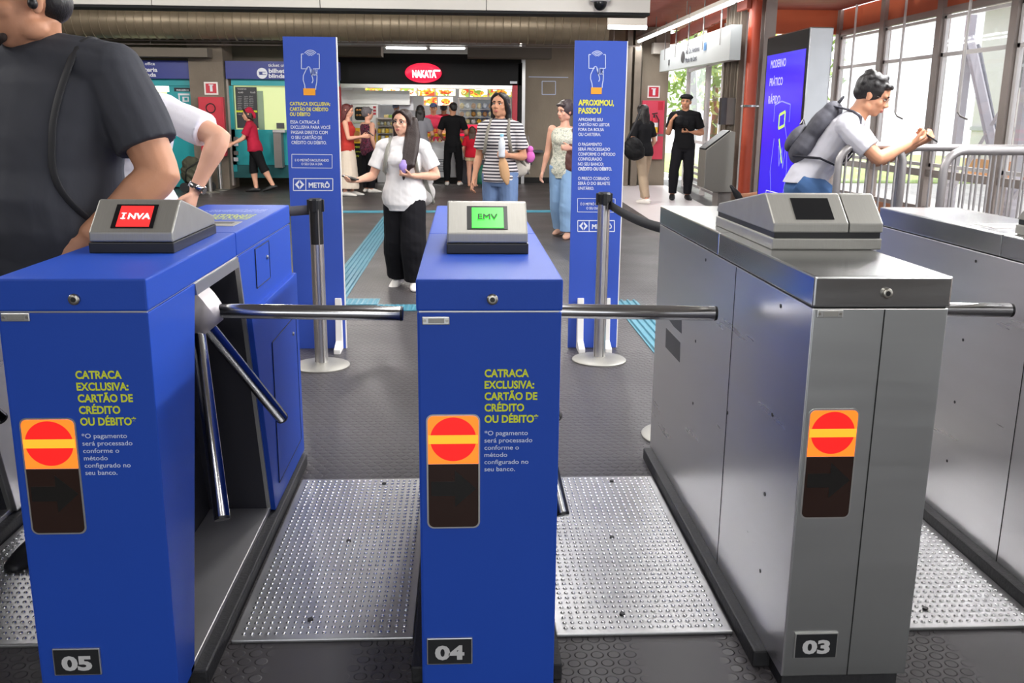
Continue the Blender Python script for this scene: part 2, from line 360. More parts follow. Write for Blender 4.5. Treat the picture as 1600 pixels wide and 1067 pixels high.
# ================================================================== the setting
def struct(name, mb, m, parent=None, smooth=False):
    o = mb.build(name, m, parent, smooth)
    if not parent: o['kind'] = 'structure'
    return o
WX = 6.6                                                # the window wall on the right
struct('floor', MB().box((-10, -6, -.1), (WX, 22.5, 0)), M['floor'])
struct('ground', MB().box((WX, -6, -.14), (40, 60, -.02)).box((-30, 25.5, -.14), (WX, 60, -.02)), M['outground'])
struct('ceiling', MB().box((-10, -6, 3.25), (WX, 12.6, 3.35)).box((-10, 13.2, 3.42), (2.3, 25.3, 3.5)), M['ceil'])
struct('wall_left', MB().box((-10.2, -6, 0), (-10, 25, 3.5)), M['wallshade'])
struct('wall_near', MB().box((-10, -6.2, 0), (-3, -6, 3.3)).box((2.6, -6.2, 0), (WX, -6, 3.3)).box((-3, -6.2, 2.5), (2.6, -6, 3.3)), M['wallshade'])
# cream fascia beam hanging across the hall
fb = MB(); zb = P(500, 16, 12.6).z
fe = P(1016, 20, 12.6).x
for a, b in ((-8, P(50, 9, 12.6).x), (P(50, 9, 12.6).x, P(237, 9, 12.6).x), (P(237, 9, 12.6).x, P(500, 9, 12.6).x), (P(500, 9, 12.6).x, P(760, 9, 12.6).x), (P(760, 9, 12.6).x, fe)):
    fb.box((a + .004, 12.6, zb + .03), (b - .004, 13.0, zb + .75), .004)
beam = struct('trim_1', fb, M['cream'])
tr = MB().box((-8, 12.63, zb), (fe, 13.0, zb + .03)).box((-8, 12.62, zb + .03), (fe - .01, 12.99, zb + .7)); o = tr.build('shadow_gap', M['darkgap'], beam)
# terracotta slatted ceiling at the right
sl = MB()
for i in range(75): sl.box((2.2, 12.3 + i * .12, 3.30), (6.6, 12.4 + i * .12, 3.34))
struct('trim_2', sl, M['terracotta']); struct('trim_3', MB().box((2.2, 12.3, 3.36), (6.6, 22, 3.42)), M['terracotta'])
# ------------------------------------------------------------------ tactile paving, set into the rubber floor
def tactile(name, poly, ribs, label):
    mb = MB().prism(poly, 2, .001, .006)
    for a, b in ribs: mb.tube([(a[0], a[1], .007), (b[0], b[1], .007)], .012, 6, True)
    return tag(mb.build(name, M['tactile']), label, 'paving')
M['tactile'] = mat('teal_tactile_paving', hexc('3d8094'), .4, 0, .25, 9, .1, 50)
x0, x1, yA, yB = -1.17, -.945, 7.51, 14.2
tactile('tactile_strip', [(x0, yA), (x1, yA), (x1, yB), (x0, yB)], [((x0 + .03 + i * .041, yA), (x0 + .03 + i * .041, yB)) for i in range(5)], 'teal ribbed tactile strip running away past the walking woman in the white shirt')
tb = MB(); tb.box((-1.17, 7.25, .001), (-.67, 7.5, .006)).box((-.67, 7.02, .001), (-.1, 7.25, .006))
for i in range(12):
    for j in range(5): tb.lathe([(.016, .006), (.011, .011)], (-1.145 + i * .041, 7.28 + j * .046, 0), 8)
for i in range(13):
    for j in range(5): tb.lathe([(.016, .006), (.011, .011)], (-.64 + i * .042, 7.045 + j * .045, 0), 8)
tag(tb.build('tactile_block', M['tactile']), 'teal studded tactile paving block between the left blue banner and the central gate', 'paving')
tactile('tactile_strip', [(1.2, 5.4), (1.4, 5.4), (1.4, 7.4), (1.2, 7.4)], [((1.225 + i * .05, 5.4), (1.225 + i * .05, 7.4)) for i in range(4)], 'short teal tactile strip beside the right blue banner, near the steel gate')
tactile('tactile_strip', [(-2.3, 14.3), (1.5, 14.55), (1.5, 14.8), (-2.3, 14.55)], [((-2.3, 14.36 + i * .05), (1.5, 14.61 + i * .05)) for i in range(4)], 'thin teal tactile strip crossing the hall floor far behind the central gate')
# ------------------------------------------------------------------ aluminium tread plates between the gates
M['alu'] = mat('aluminium_tread', (.47, .47, .475), .36, .9, .22, 2.5, .05, 120, rvar=.08)
M['alustud'] = mat('bright_highlight_stud', (.9, .9, .9), .24, .9)  # the studs' highlights are put into a brighter metal colour
def tread(xa, xb, label, ya=2.40, yb=3.60):
    root = empty('tread_plate', label, 'floor plate', ((xa + xb) / 2, ya, 0), 0, None); w = xb - xa; d = yb - ya
    mb = MB().box((-w / 2, 0, .0), (w / 2, d, .012), .004); o = mb.build('plate', M['alu'], root)
    st = MB(); n = int((w - .05) / .0218); k = int((d - .05) / .0285)
    for i in range(n):
        for j in range(k):
            cx = -w / 2 + .03 + i * (w - .06) / (n - 1); cy = .03 + j * (d - .06) / (k - 1); r = .0072
            pr = [(r, .0115), (r * .85, .0145), (r * .5, .0166)]
            st.lathe(pr, (cx, cy, 0), 6)
    o = st.build('tread_studs', M['alustud'], root, True); o['kind'] = 'stuff'
    for x, y in ((-.05, .1), (0, .62), (.08, d - .06)): MB().lathe([(.009, .012), (.008, .0185)], (x, y, 0), 10).build('screw', M['black'], root)
tread(-1.577, -1.067, 'studded aluminium floor plate at the far left, left of gate 05')
tread(-.655, -.143, 'studded aluminium floor plate between blue gates 05 and 04')
tread(.262, .775, 'studded aluminium floor plate between blue gate 04 and steel gate 03')
tread(1.182, 1.70, 'studded aluminium floor plate right of steel gate 03')
# ------------------------------------------------------------------ turnstiles
M['liningshade'] = mat('shaded_grey_lining', hexc('3d3d44'), .45, .4, .1, 5); HW = .163; TOP = 1.095; LB = 1.02  # dark grey that carries the shade inside the gate recess
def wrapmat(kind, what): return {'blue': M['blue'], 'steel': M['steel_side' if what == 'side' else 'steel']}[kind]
def face_text(root, lines, x, z0, lead, cap, wmax, m, name, bold, y=-.0012):
    mb = MB(); ws = [max(p[0] for p in glyphs(s, bold)[0]) - min(p[0] for p in glyphs(s, bold)[0]) for s in lines]; k = wmax / max(ws)
    for i, s in enumerate(lines): tline(mb, s, (x, y, z0 - i * lead), (1, 0, 0), (0, 0, 1), cap, ws[i] * k, bold)
    return mb.build(name, m, root)
def turnstile(X, Y, kind, label, number=None, ind=None, num=None, lock=(0, 1.052), serial=None, val='small', screen=None, seam=False, vshift=0):
    r = empty('turnstile', label, 'turnstile', (X, Y, 0)); face = wrapmat(kind, 'face'); side = wrapmat(kind, 'side')
    MB().box((-HW - .035, .12, 0), (HW + .035, 1.72, .05), .006).box((-HW + .01, .02, 0), (HW - .01, 1.74, .06)).build('plinth', M['rubber'], r)
    # front column: its rear edge leans, so the opening widens downward
    fc = MB()
    fc.prism([(0, .05), (0, LB - .002), (.375, LB - .002), (.13, .05)], 0, -HW + .003, HW, .0025); fc.build('front_column', face, r)
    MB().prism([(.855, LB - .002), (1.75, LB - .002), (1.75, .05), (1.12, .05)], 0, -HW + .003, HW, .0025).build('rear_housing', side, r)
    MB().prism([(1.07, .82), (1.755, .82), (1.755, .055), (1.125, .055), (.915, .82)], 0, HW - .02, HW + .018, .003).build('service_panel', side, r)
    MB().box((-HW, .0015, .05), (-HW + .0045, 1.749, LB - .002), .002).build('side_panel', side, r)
    MB().prism([(.37, LB - .003), (.86, LB - .003), (1.12, .06), (.12, .06)], 0, -HW + .006, -.05).build('recess_panel', M['darkpanel'], r)  # back of the recess, its shade given as a dark colour
    MB().box((-.05, .1, .05), (HW, 1.13, .068), .003).build('recess_shelf', M['shelf'], r)
    MB().prism([(.8535, 1.012), (.845, 1.012), (1.112, .066), (1.119, .066)], 0, -.05, HW - .012).prism([(.377, 1.012), (.384, 1.012), (.141, .066), (.133, .066)], 0, -.05, HW - .012).prism([(.385, 1.016), (.845, 1.016), (.845, 1.010), (.385, 1.010)], 0, -.05, HW - .03).build('recess_shade', M['liningshade'], r)  # dark plates added over the leaning faces for the shade inside
    tm = MB().prism([(.375, 1.016), (.857, 1.016), (.852, .985), (.383, .985)], 0, HW - .03, HW + .001)
    tm.prism([(.850, 1.0), (.862, 1.0), (1.128, .06), (1.116, .06)], 0, HW - .02, HW + .0015); tm.build('recess_trim', M['rim'], r)
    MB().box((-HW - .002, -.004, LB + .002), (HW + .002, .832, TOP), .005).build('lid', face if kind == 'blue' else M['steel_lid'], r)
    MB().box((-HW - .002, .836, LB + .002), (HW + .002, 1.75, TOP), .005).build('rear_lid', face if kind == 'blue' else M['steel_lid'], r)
    MB().box((-HW + .004, .004, LB - .004), (HW - .004, 1.74, LB + .004)).build('lid_gap', M['rim'] if kind == 'blue' else M['darkgap'], r)
    # doors on the passage side
    for (a, b, c, d, lx, lz, yy) in ((1.09, 1.315, .875, 1.008, 1.27, .955, HW + .001), (1.2, 1.68, .13, .66, 1.6, .6, HW + .019)):
        mb = MB(); dr = mb.box((HW - .01, a, c), (yy + .001, b, d), .001).build('service_door', side, r)
        e = MB()
        for p, q in (((a, c), (b, c)), ((b, c), (b, d)), ((b, d), (a, d)), ((a, d), (a, c))): e.tube([(yy + .0012, p[0], p[1]), (yy + .0012, q[0], q[1])], .0016, 5)
        e.build('door_gap', M['darkgap'], dr); MB().lathe([(.008, yy), (.008, yy + .005), (.005, yy + .007)], (0, lx, lz), 14, 0).build('door_lock', M['lock'], dr)
    # lock on the lid
    lk = MB().lathe([(.0125, -.002), (.0125, -.009), (.0105, -.011), (.0075, -.0115)], (lock[0], -.002, lock[1]), 22, 1).build('lock', M['lock'], r, 'auto')
    MB().lathe([(.0058, -.0135), (.0056, -.0142)], (lock[0], 0, lock[1]), 16, 1).box((lock[0] - .001, -.0150, lock[1] - .004), (lock[0] + .001, -.0142, lock[1] + .004)).build('keyhole', M['black'], lk)
    if serial:
        sx, sz = serial; sp = MB().box((sx, -.0035, sz - .0095), (sx + .062, .001, sz + .0095), .0025).build('serial_plate', M['rim'], r)
        for q in (.006, .056): MB().lathe([(.0035, -.0035), (.003, -.0052)], (sx + q, 0, sz), 10, 1).build('rivet', M['lock'], sp)
        MB().box((sx + .014, -.0042, sz - .0055), (sx + .05, -.003, sz + .0055), .001).build('stamped_field', M['satin'], sp)
    if ind:
        x0, z1 = ind; x1, z0, zm = x0 + .117, z1 - .276, z1 - .117
        rim = MB().prism(rrect(x0 - .004, z0 - .004, x1 + .004, z1 + .004, .016), 1, -.0025, .001); lamp = rim.build('indicator_rim', M['rim'], r)
        MB().prism([(x0, zm)] + [(x1, zm)] + rrect(x0, z0, x1, z1, .013)[:12], 1, -.0035, 0).build('stop_lamp', M['orange'], lamp)
        cx, cz, rr = (x0 + x1) / 2, (zm + z1) / 2 + .002, .0535
        dsc = MB().lathe([(rr, -.0036), (rr, -.0043)], (cx, 0, cz), 48, 1).build('stop_disc', M['redlens'], lamp)
        MB().box((x0 + .001, -.0050, cz - .0105), (x1 - .001, -.0042, cz + .0105)).build('stop_bar', M['amber'], lamp)
        low = rrect(x0, z0, x1, z1, .013)[12:]
        MB().prism([(x1, zm - .001), (x0, zm - .001)] + low, 1, -.0035, 0).build('go_lamp', M['brownlens'], lamp)
        az = zm - .062; MB().prism([(x0 + .006, az - .018), (x0 + .062, az - .018), (x0 + .062, az - .046), (x0 + .112, az), (x0 + .062, az + .046), (x0 + .062, az + .018), (x0 + .006, az + .018)], 1, -.0042, -.003).build('go_arrow', M['arrow'], lamp)
    if num:
        nx, nz = num; npl = MB().box((nx, -.006, nz - .072), (nx + .112, .001, nz), .002).build('number_plate', M['rim'], r)
        MB().box((nx + .003, -.0068, nz - .069), (nx + .109, -.0055, nz - .003), .001).build('plate_face', M['plateblack'], npl)
        mb = MB(); tline(mb, number, (nx + .056, -.0074, nz - .056), (1, 0, 0), (0, 0, 1), .037, .072, .045, 'c'); mb.build('numeral', M['greytext'], npl)
    if kind == 'blue':
        tx = ind[0] + .131
        face_text(r, ['CATRACA', 'EXCLUSIVA:', 'CARTÃO DE', 'CRÉDITO', 'OU DÉBITO*'], tx, .868, .0275, .0185, .125, M['yellowtext'], 'yellow_lettering', .034)
        face_text(r, ['*O pagamento', 'será processado', 'conforme o', 'método', 'configurado no', 'seu banco.'], tx, .727, .0178, .0115, .112, M['paletext'], 'white_lettering', .010)
        mb = MB()     # the same words on the rear lid, read from the other side
        for i, s in enumerate(['CATRACA', 'EXCLUSIVA:', 'CARTÃO DE', 'CRÉDITO', 'OU DÉBITO*']): tline(mb, s, (.12, 1.42 - .0 + i * .036 - .2, TOP + .001), (-1, 0, 0), (0, -1, 0), .026, None, .02)
        mb.build('yellow_lettering', M['yellowtext'], r); mb = MB()
        for i, s in enumerate(['*O pagamento será', 'processado conforme o', 'método configurado', 'no seu banco.']): tline(mb, s, (.12, 1.46 + i * .03, TOP + .001), (-1, 0, 0), (0, -1, 0), .018, None, .01)
        mb.build('white_lettering', M['paletext'], r)
    MB().box((-.10, 1.0, TOP - .004), (.12, 1.13, TOP + .0015), .001).build('card_slot_frame', M['satin'], r)
    MB().box((-.085, 1.07, TOP), (.10, 1.105, TOP + .0025)).build('card_slot', M['black'], r)
    # tripod: hub and three arms
    hub = V((.085, .62, .90)); ax = V((.62, 0, -.78)).normalized()
    hb = MB(); v, f = tube([hub - ax * .10, hub - ax * .0, hub + ax * .05, hub + ax * .075], [.075, .078, .072, .045], 8); hb.add(v, f)
    hb.tube([hub - V((.1, 0, 0)) + V((0, 0, .03)), hub + V((.0, 0, .03))], [.055, .06], 8); hubo = hb.build('tripod_hub', M['hubm'], r, 'auto')
    MB().lathe([(.005, 0), (.005, .002)], tuple(hub + V((.03, -.03, .085))), 10).build('hub_screw', M['black'], hubo)
    base = hub + ax * .005
    ends = [V((.685, .60, .89)), V((.255, .95, .46)), V((.21, .31, .385))]
    for e in ends:
        d = (e - base).normalized(); s = base + d * .055
        a = MB().tube([s, s + d * .02, e - d * .008, e - d * .001, e], [.0215, .0215, .0215, .019, .012], 20).build('arm', M['chrome'], r, 'auto')
        MB().tube([e - d * .006, e + d * .001], [.0222, .0205], 18).build('end_cap', M['black'], a)
    # card validator
    if val == 'small':
        vx, vy, w = (.005, .385, .106)
        vb = MB().box((vx - w - .002, vy, TOP), (vx + w + .002, vy + .43, TOP + .028), .003).build('card_validator', M['black'], r)
        z1, z2 = TOP + .029, TOP + .054
        pr = [(vy + .003, z1), (vy + .003, z2), (vy + .092, TOP + .128), (vy + .105, TOP + .130), (vy + .425, TOP + .054), (vy + .427, z1)]
        MB().prism(pr, 0, vx - w, vx + w, .004).build('validator_housing', M['satin'], vb)
        a, b = V((vx, vy + .003, z2)), V((vx, vy + .092, TOP + .128))
    else:
        vx, vy, w = (.032, .44 + vshift, .155)
        vb = MB().box((vx - w, vy, TOP), (vx + w, vy + .60, TOP + .032), .004).build('card_validator', M['satin'], r)
        MB().box((vx - w + .006, vy + .006, TOP + .032), (vx + w - .004, vy + .595, TOP + .048)).build('validator_gap', M['black'], vb)
        z1, z2 = TOP + .048, TOP + .074
        for (xa, xb) in ((vx - w, vx + w - .098), (vx + w - .095, vx + w)):
            pr = [(vy, z1), (vy, z2), (vy + .088, TOP + .146), (vy + .104, TOP + .149), (vy + .57, TOP + .078), (vy + .6, z1)]
            MB().prism(pr, 0, xa, xb, .004).build('validator_housing', M['satin'], vb)
        a, b = V((vx - .035, vy, z2)), V((vx - .035, vy + .088, TOP + .146))
    up = (b - a).normalized(); nrm = V((1, 0, 0)).cross(up).normalized()
    if nrm.y > 0: nrm = -nrm
    hgt = (b - a).length
    def face(mb, x0, x1, t0, t1, off):
        o = a + nrm * off; return mb.quad(o + V((x0, 0, 0)) + up * hgt * t0, o + V((x1, 0, 0)) + up * hgt * t0, o + V((x1, 0, 0)) + up * hgt * t1, o + V((x0, 0, 0)) + up * hgt * t1)
    def slab(x0, x1, t0, t1, o0, o1):
        mb = MB(); p = [a + nrm * o + V((x, 0, 0)) + up * hgt * t for o in (o0, o1) for x, t in ((x0, t0), (x1, t0), (x1, t1), (x0, t1))]
        return mb.add(p, [(0, 1, 2, 3), (4, 5, 6, 7), (0, 1, 5, 4), (1, 2, 6, 5), (2, 3, 7, 6), (3, 0, 4, 7)])
    slab(-.054, .054, .13, .86, -.002, .0015).build('screen_bezel', M['glassblack'], vb)
    if screen:
        word, sm, tmn = screen
        slab(-.041, .043, .16, .80, .001, .003).build('screen', sm, vb)
        mb = MB(); tline(mb, 'I NVA' if word == 'INVA' else word, a + nrm * .0048 + V((.006 if word == 'INVA' else .001, 0, 0)) + up * hgt * (.38 if word == 'INVA' else .42), (1, 0, 0), up, .021 if word == 'INVA' else .019, .072 if word == 'INVA' else .052, .028 if word == 'INVA' else .016, 'c')
        if word == 'INVA':
            for q in (.0, .0186): o_ = a + nrm * .0053 + V((-.0338, 0, 0)) + up * (hgt * .38 + q); mb.quad(o_, o_ + V((.0125, 0, 0)), o_ + V((.0125, 0, 0)) + up * .0026, o_ + up * .0026)
        mb.build('screen_lettering', tmn, vb)
    if seam:
        MB().box((seam - .0015, -.0008, .05), (seam + .0015, .01, LB - .004)).build('panel_gap', M['darkgap'], r)
        MB().box((-HW - .0008, .627, .05), (-HW + .005, .631, LB - .004)).build('panel_gap', M['darkgap'], r)
    return r
t05 = turnstile(-.861, 2.075, 'blue', 'blue wrapped turnstile with number 05 and red INVA screen', '05', (-.139, .772), (-.128, .196), (.009, 1.05), (-.155, 1.009), 'small', ('INVA', M['redscreen'], M['screentext']))
t04 = turnstile(.059, 2.073, 'blue', 'blue wrapped turnstile with number 04 and green EMV screen, in the middle', '04', (-.142, .775), (-.151, .206), (.006, 1.05), (-.152, 1.0), 'small', ('EMV', M['greenscreen'], M['screendark']))
t03 = turnstile(.979, 2.114, 'steel', 'bare brushed steel turnstile with number 03 and blank black screen', '03', (-.147, .769), (-.137, .176), (.008, 1.056), (-.152, 1.006), 'big', None, .010)
t02 = turnstile(1.90, 2.10, 'steel', 'bare brushed steel turnstile at the right edge, right of gate 03', '02', (-.147, .769), (-.137, .176), (.008, 1.056), (-.152, 1.006), 'big', None, .010, -.2)
t06 = turnstile(-1.78, 2.09, 'steel', 'bare steel turnstile at the left edge, mostly hidden behind blue gate 05', '06', (-.147, .769), (-.137, .176), (.008, 1.056), (-.152, 1.006), 'big', None, .010)
# vents and bolts in the flank of gates 03 and 02
for T, X0, pts in ((t03, .816, [(1103, 406), (1220, 478), (1087, 533), (1137, 645), (1207, 648), (1195, 772), (1188, 892), (1083, 630)]), (t02, 1.737, [(1525, 408), (1505, 531), (1492, 628), (1480, 720)])):
    for p in pts:
        q = XP(p[0], p[1], X0); q = q - T.location
        MB().lathe([(.0055, -HW - .0015), (.0055, -HW + .003)], (0, q.y, q.z), 10, 0).build('bolt_hole', M['black'], T)
for a, b, c, d in (((1040, 512), (1063, 532), (1063, 566), (1041, 545)), ((1044, 500), (1066, 505), (1066, 521), (1053, 512))) and [((1041, 512), (1063, 535), (1062, 566), (1040, 542)), ((1046, 500), (1065, 500), (1065, 521), (1053, 510))]:
    ps = [XP(*p, .816) - t03.location for p in (a, b, c, d)]
    MB().prism([(p.y, p.z) for p in ps], 0, -HW - .001, -HW + .003).build('vent_grille', M['darkpanel'], t03)
# ------------------------------------------------------------------ belt stanchions
M['postmetal'] = mat('worn_chrome_post', (.82, .80, .78), .3, 1, .1, 14, .02, 80)
def stanchion(loc, h, label, r=.036, base=.165, head='black', cat='barrier post', wrap=False):
    s = empty('belt_stanchion', label, cat, (loc[0], loc[1], 0))
    MB().lathe([(base, 0), (base, .008), (base * .96, .014), (r * 1.7, .026), (r * 1.1, .03)], (0, 0, 0), 40).build('base', M['satin'], s, 'auto')
    MB().lathe([(r, .012), (r, h - .06)], (0, 0, 0), 28).build('pole', M['postmetal'], s, 'auto')
    for k in range(4):
        a = k * PI / 2 + .5; MB().tube([(r * math.cos(a), r * math.sin(a), .03), (r * math.cos(a), r * math.sin(a), h - .06)], .004, 6).build('groove', M['steelgrey'], s)
    hd = MB().lathe([(r * 1.08, h - .07), (r * 1.12, h - .012), (r * .95, h)], (0, 0, 0), 24)
    if wrap: hd.lathe([(r * 1.03, h - .26), (r * 1.03, h - .07)], (0, 0, 0), 24)
    for k in range(4):
        a = k * PI / 2; c, n = math.cos(a), math.sin(a); hd.box((c * r * 1.0 - .012, n * r * 1.0 - .012, h - .075), (c * r * 1.0 + .012, n * r * 1.0 + .012, h - .006), .003)
    hd.build('belt_head', M['black'], s); return s
def belt(par, a, b, sag, w, m):
    a, b = V(a), V(b); mb = MB(); n = 14; L = []
    for i in range(n + 1):
        t = i / n; p = a.lerp(b, t); p.z -= sag * 4 * t * (1 - t); L.append(p)
    for p, q in zip(L, L[1:]):
        u = V((0, 0, w / 2)); d = (q - p).cross(u).normalized() * .0015
        mb.add([p - u - d, q - u - d, q + u - d, p + u - d, p - u + d, q - u + d, q + u + d, p + u + d], [(0, 1, 2, 3), (4, 5, 6, 7), (0, 1, 5, 4), (3, 2, 6, 7)])
    return mb.build('belt', m, par, True)
sm = stanchion(G(936, 563), 1.02, 'silver belt post standing in front of the right blue banner')
q = G(1018, 690) ; s3 = stanchion((1.03, 4.12), 1.02, 'belt post half hidden behind the rear of steel gate 03', base=.2)
belt(sm, (.036, -.01, .945), (s3.location.x - sm.location.x - .03, s3.location.y - sm.location.y + .01, .955), .03, .05, M['belt'])
sl = stanchion(G(503, 572), .985, 'belt post with black upper sleeve in front of the left blue banner', wrap=True)
belt(sl, (-.036, -.0, .92), (-1.0, -.35, .87), .0, .055, M['beltgrey'])
for p, t in (((329, 301), 'chrome belt post standing by the ticket office, left one of the pair'), ((345, 297), 'chrome belt post standing by the ticket office, right one of the pair')):
    g = G(*p); stanchion(g, .95, t, .038, .17)
# ------------------------------------------------------------------ blue information banners
def hand_icon(mb, x, y, s, Y):
    """card, waves and hand drawn with thin lines; x,y is the centre of the card, s pixels per unit"""
    def p(u, v): return P(x + u * s, y + v * s, Y)
    w = (P(x + 1, y, Y) - P(x, y, Y)).x * 1.3
    poly2(mb, [p(-.75, -.9), p(-1, -.9), p(-1, .75), p(-.3, .75)], w); poly2(mb, [p(.75, -.9), p(1, -.9), p(1, .75), p(.3, .75)], w)
    for r in (.25, .42, .6, .78): poly2(mb, [p(r * math.sin(a), -.55 - r * math.cos(a)) for a in [math.radians(d) for d in range(-55, 56, 11)]], w * .9)
    poly2(mb, [p(-.58, 3.1), p(-.62, 2.6), p(-.8, 2.0), p(-.78, 1.5), p(-.55, 1.0), p(-.35, .6), p(-.2, .5), p(-.05, .6), p(-.02, .85), p(.12, 1.4), p(.25, 1.75), p(.3, 2.05), p(.18, 2.35)], w)
    poly2(mb, [p(.6, 3.1), p(.62, 2.7), p(.72, 2.2), p(.75, 1.5), p(.66, 1.1)], w)
    for u in (.2, .43, .64): poly2(mb, [p(u - .11, .75), p(u - .1, 1.35), p(u, 1.5), p(u + .1, 1.35), p(u + .1, .85)], w * .8)
def metro_logo(mb, x0, y0, x1, y1, Y, wide=1.2):
    w = (P(x0 + 1, y0, Y) - P(x0, y0, Y)).x * wide; c = [P(x0, y0, Y), P(x1, y0, Y), P(x1, y1, Y), P(x0, y1, Y), P(x0, y0, Y)]; poly2(mb, c, w)
    xs = x0 + (y1 - y0) * 1.05; poly2(mb, [P(xs, y0, Y), P(xs, y1, Y)], w)
    cx, cy, h = (x0 + xs) / 2, (y0 + y1) / 2, (y1 - y0) * .4
    for sgn in (-1, 1):
        pts = [(cx + sgn * .6, cy - h), (cx + sgn * h, cy), (cx + sgn * .6, cy + h), (cx + sgn * .6, cy + h * .45), (cx + sgn * h * .45, cy), (cx + sgn * .6, cy - h * .45)]
        v = [P(*q, Y) for q in pts]; mb.add(v, [(0, 1, 4, 5), (1, 2, 3, 4)])
    hh = y1 - y0; pline(mb, 'METRÔ', xs + hh * .25, y1 - hh * .24, x1 - xs - hh * .5, hh * .44, Y, .03)
def banner(xc, Y, w, h, label, feet, cat='banner'):
    r = empty('information_banner', label, cat, (xc, Y, 0))
    MB().box((-w / 2, 0, .0), (w / 2, .022, h)).build('panel', M['totem'], r); MB().box((w / 2, .0, .0), (w / 2 + .006, .022, h)).build('edge_strip', M['white'], r)
    for fx in feet:
        MB().prism([(-.002, 0), (-.002, .30), (-.02, .33), (-.034, .33), (-.06, .06), (-.16, .03), (-.16, 0)], 0, fx - .02, fx + .02, .004).build('foot', M['white'], r)
    return r
def attach(mb, name, m, r, Y):
    mb.v = [(p[0] - r.location.x, p[1] - r.location.y - .002, p[2]) for p in mb.v]; return mb.build(name, m, r)
YL = 5.85; xl = (P(441, 60, YL).x + P(524, 60, YL).x) / 2
bl = banner((P(453, 300, YL).x + P(532, 300, YL).x) / 2, YL, P(532, 300, YL).x - P(452, 300, YL).x, 1.892, 'blue banner on white feet starting CATRACA EXCLUSIVA, left of the walking woman', (.02, .12))
# lettering is laid out in the banner's own upright plane
wp = MB(); hand_icon(wp, 485, 97, 14, YL); attach(wp, 'hand_drawing', M['paletext'], bl, YL); wp = MB()
for s, x, y, w, c in (('ESSA CATRACA É', 454, 193, 45, 5.2), ('EXCLUSIVA PARA VOCÊ', 454.4, 201, 62, 5.2), ('PASSAR DIRETO COM', 455, 209, 57, 5.2), ('O SEU CARTÃO DE', 455.3, 217, 48, 5.2), ('CRÉDITO OU DÉBITO.', 455.6, 225, 55, 5.2)): pline(wp, s, x, y, w, c, YL, .012)
attach(wp, 'white_lettering', M['whitetext'], bl, YL); wp = MB()
poly2(wp, [P(x, y, YL) for x, y in ((456, 241), (519, 241.6), (519, 262.6), (456, 262), (456, 241))], .003)
pline(wp, 'E O METRÔ FACILITANDO', 461, 252, 53, 4, YL, .014); pline(wp, 'O SEU DIA A DIA', 471, 258, 33, 4, YL, .01)
attach(wp, 'slogan_frame', M['whitetext'], bl, YL); wp = MB(); metro_logo(wp, 458.5, 279, 520, 297.5, YL); attach(wp, 'logo', M['whitetext'], bl, YL)
wp = MB()
for s, y, w in (('CATRACA EXCLUSIVA:', 164.5, 63), ('CARTÃO DE CRÉDITO', 173, 60), ('OU DÉBITO', 181, 32)): pline(wp, s, 453, y, w, 5.6, YL, .03)
attach(wp, 'yellow_lettering', mat('banner_yellow', hexc('e6dc55'), .6), bl, YL)
a, b = P(474, 138, YL), P(493, 149, YL); wp = MB(); wp.box((a.x, YL - .001, b.z), (b.x, YL, a.z)); attach(wp, 'cuff_print', M['orangeprint'], bl, YL)
br_ = banner((P(893, 300, YL).x + P(971.5, 300, YL).x) / 2, YL, P(971.5, 300, YL).x - P(893, 300, YL).x, 1.892, 'blue banner on white feet starting APROXIMOU PASSOU, behind a belt post', (-.085, .085))
wp = MB(); hand_icon(wp, 933, 97, 13, YL); attach(wp, 'hand_drawing', M['paletext'], br_, YL); wp = MB()
for s, x, y, w, c in (('APROXIME SEU', 903.5, 189, 38, 5), ('CARTÃO NO LEITOR', 903.5, 196.8, 49, 5), ('FORA DA BOLSA', 903.5, 204.5, 40, 5), ('OU CARTEIRA.', 903.5, 212.2, 35, 5),
    ('O PAGAMENTO', 903.2, 227.6, 37, 5), ('SERÁ PROCESSADO', 903.2, 235.2, 50, 5), ('CONFORME O MÉTODO', 903.2, 243, 58, 5), ('CONFIGURADO', 903.2, 250.6, 37, 5), ('NO SEU BANCO:', 903, 258.4, 40, 5), ('O PREÇO COBRADO', 903, 281, 49, 5), ('SERÁ O DO BILHETE', 903, 288.6, 50, 5), ('UNITÁRIO.', 903, 296.4, 25, 5)): pline(wp, s, x, y, w, c, YL, .012)
pline(wp, 'CRÉDITO OU DÉBITO.', 903, 266, 53, 5, YL, .035)
attach(wp, 'white_lettering', M['whitetext'], br_, YL); wp = MB()
poly2(wp, [P(x, y, YL) for x, y in ((902.4, 310), (961, 310.6), (961, 331.4), (902.4, 331), (902.4, 310))], .003)
pline(wp, 'É O METRÔ FACILITANDO', 907, 320.5, 50, 4, YL, .014); pline(wp, 'O SEU DIA A DIA', 916, 327, 31, 4, YL, .01)
attach(wp, 'slogan_frame', M['whitetext'], br_, YL); wp = MB(); metro_logo(wp, 902.6, 344.5, 960, 361.5, YL); attach(wp, 'logo', M['whitetext'], br_, YL)
wp = MB(); pline(wp, 'APROXIMOU,', 903.6, 164.5, 55.5, 9, YL, .035); pline(wp, 'PASSOU', 903.6, 177, 35.5, 9, YL, .035); attach(wp, 'yellow_lettering', mat('banner_yellow', hexc('e8e34a'), .6), br_, YL)
a, b = P(923.5, 136.5, YL), P(940, 147, YL); wp = MB(); wp.box((a.x, YL - .001, b.z), (b.x, YL, a.z)); attach(wp, 'cuff_print', M['orangeprint'], br_, YL)
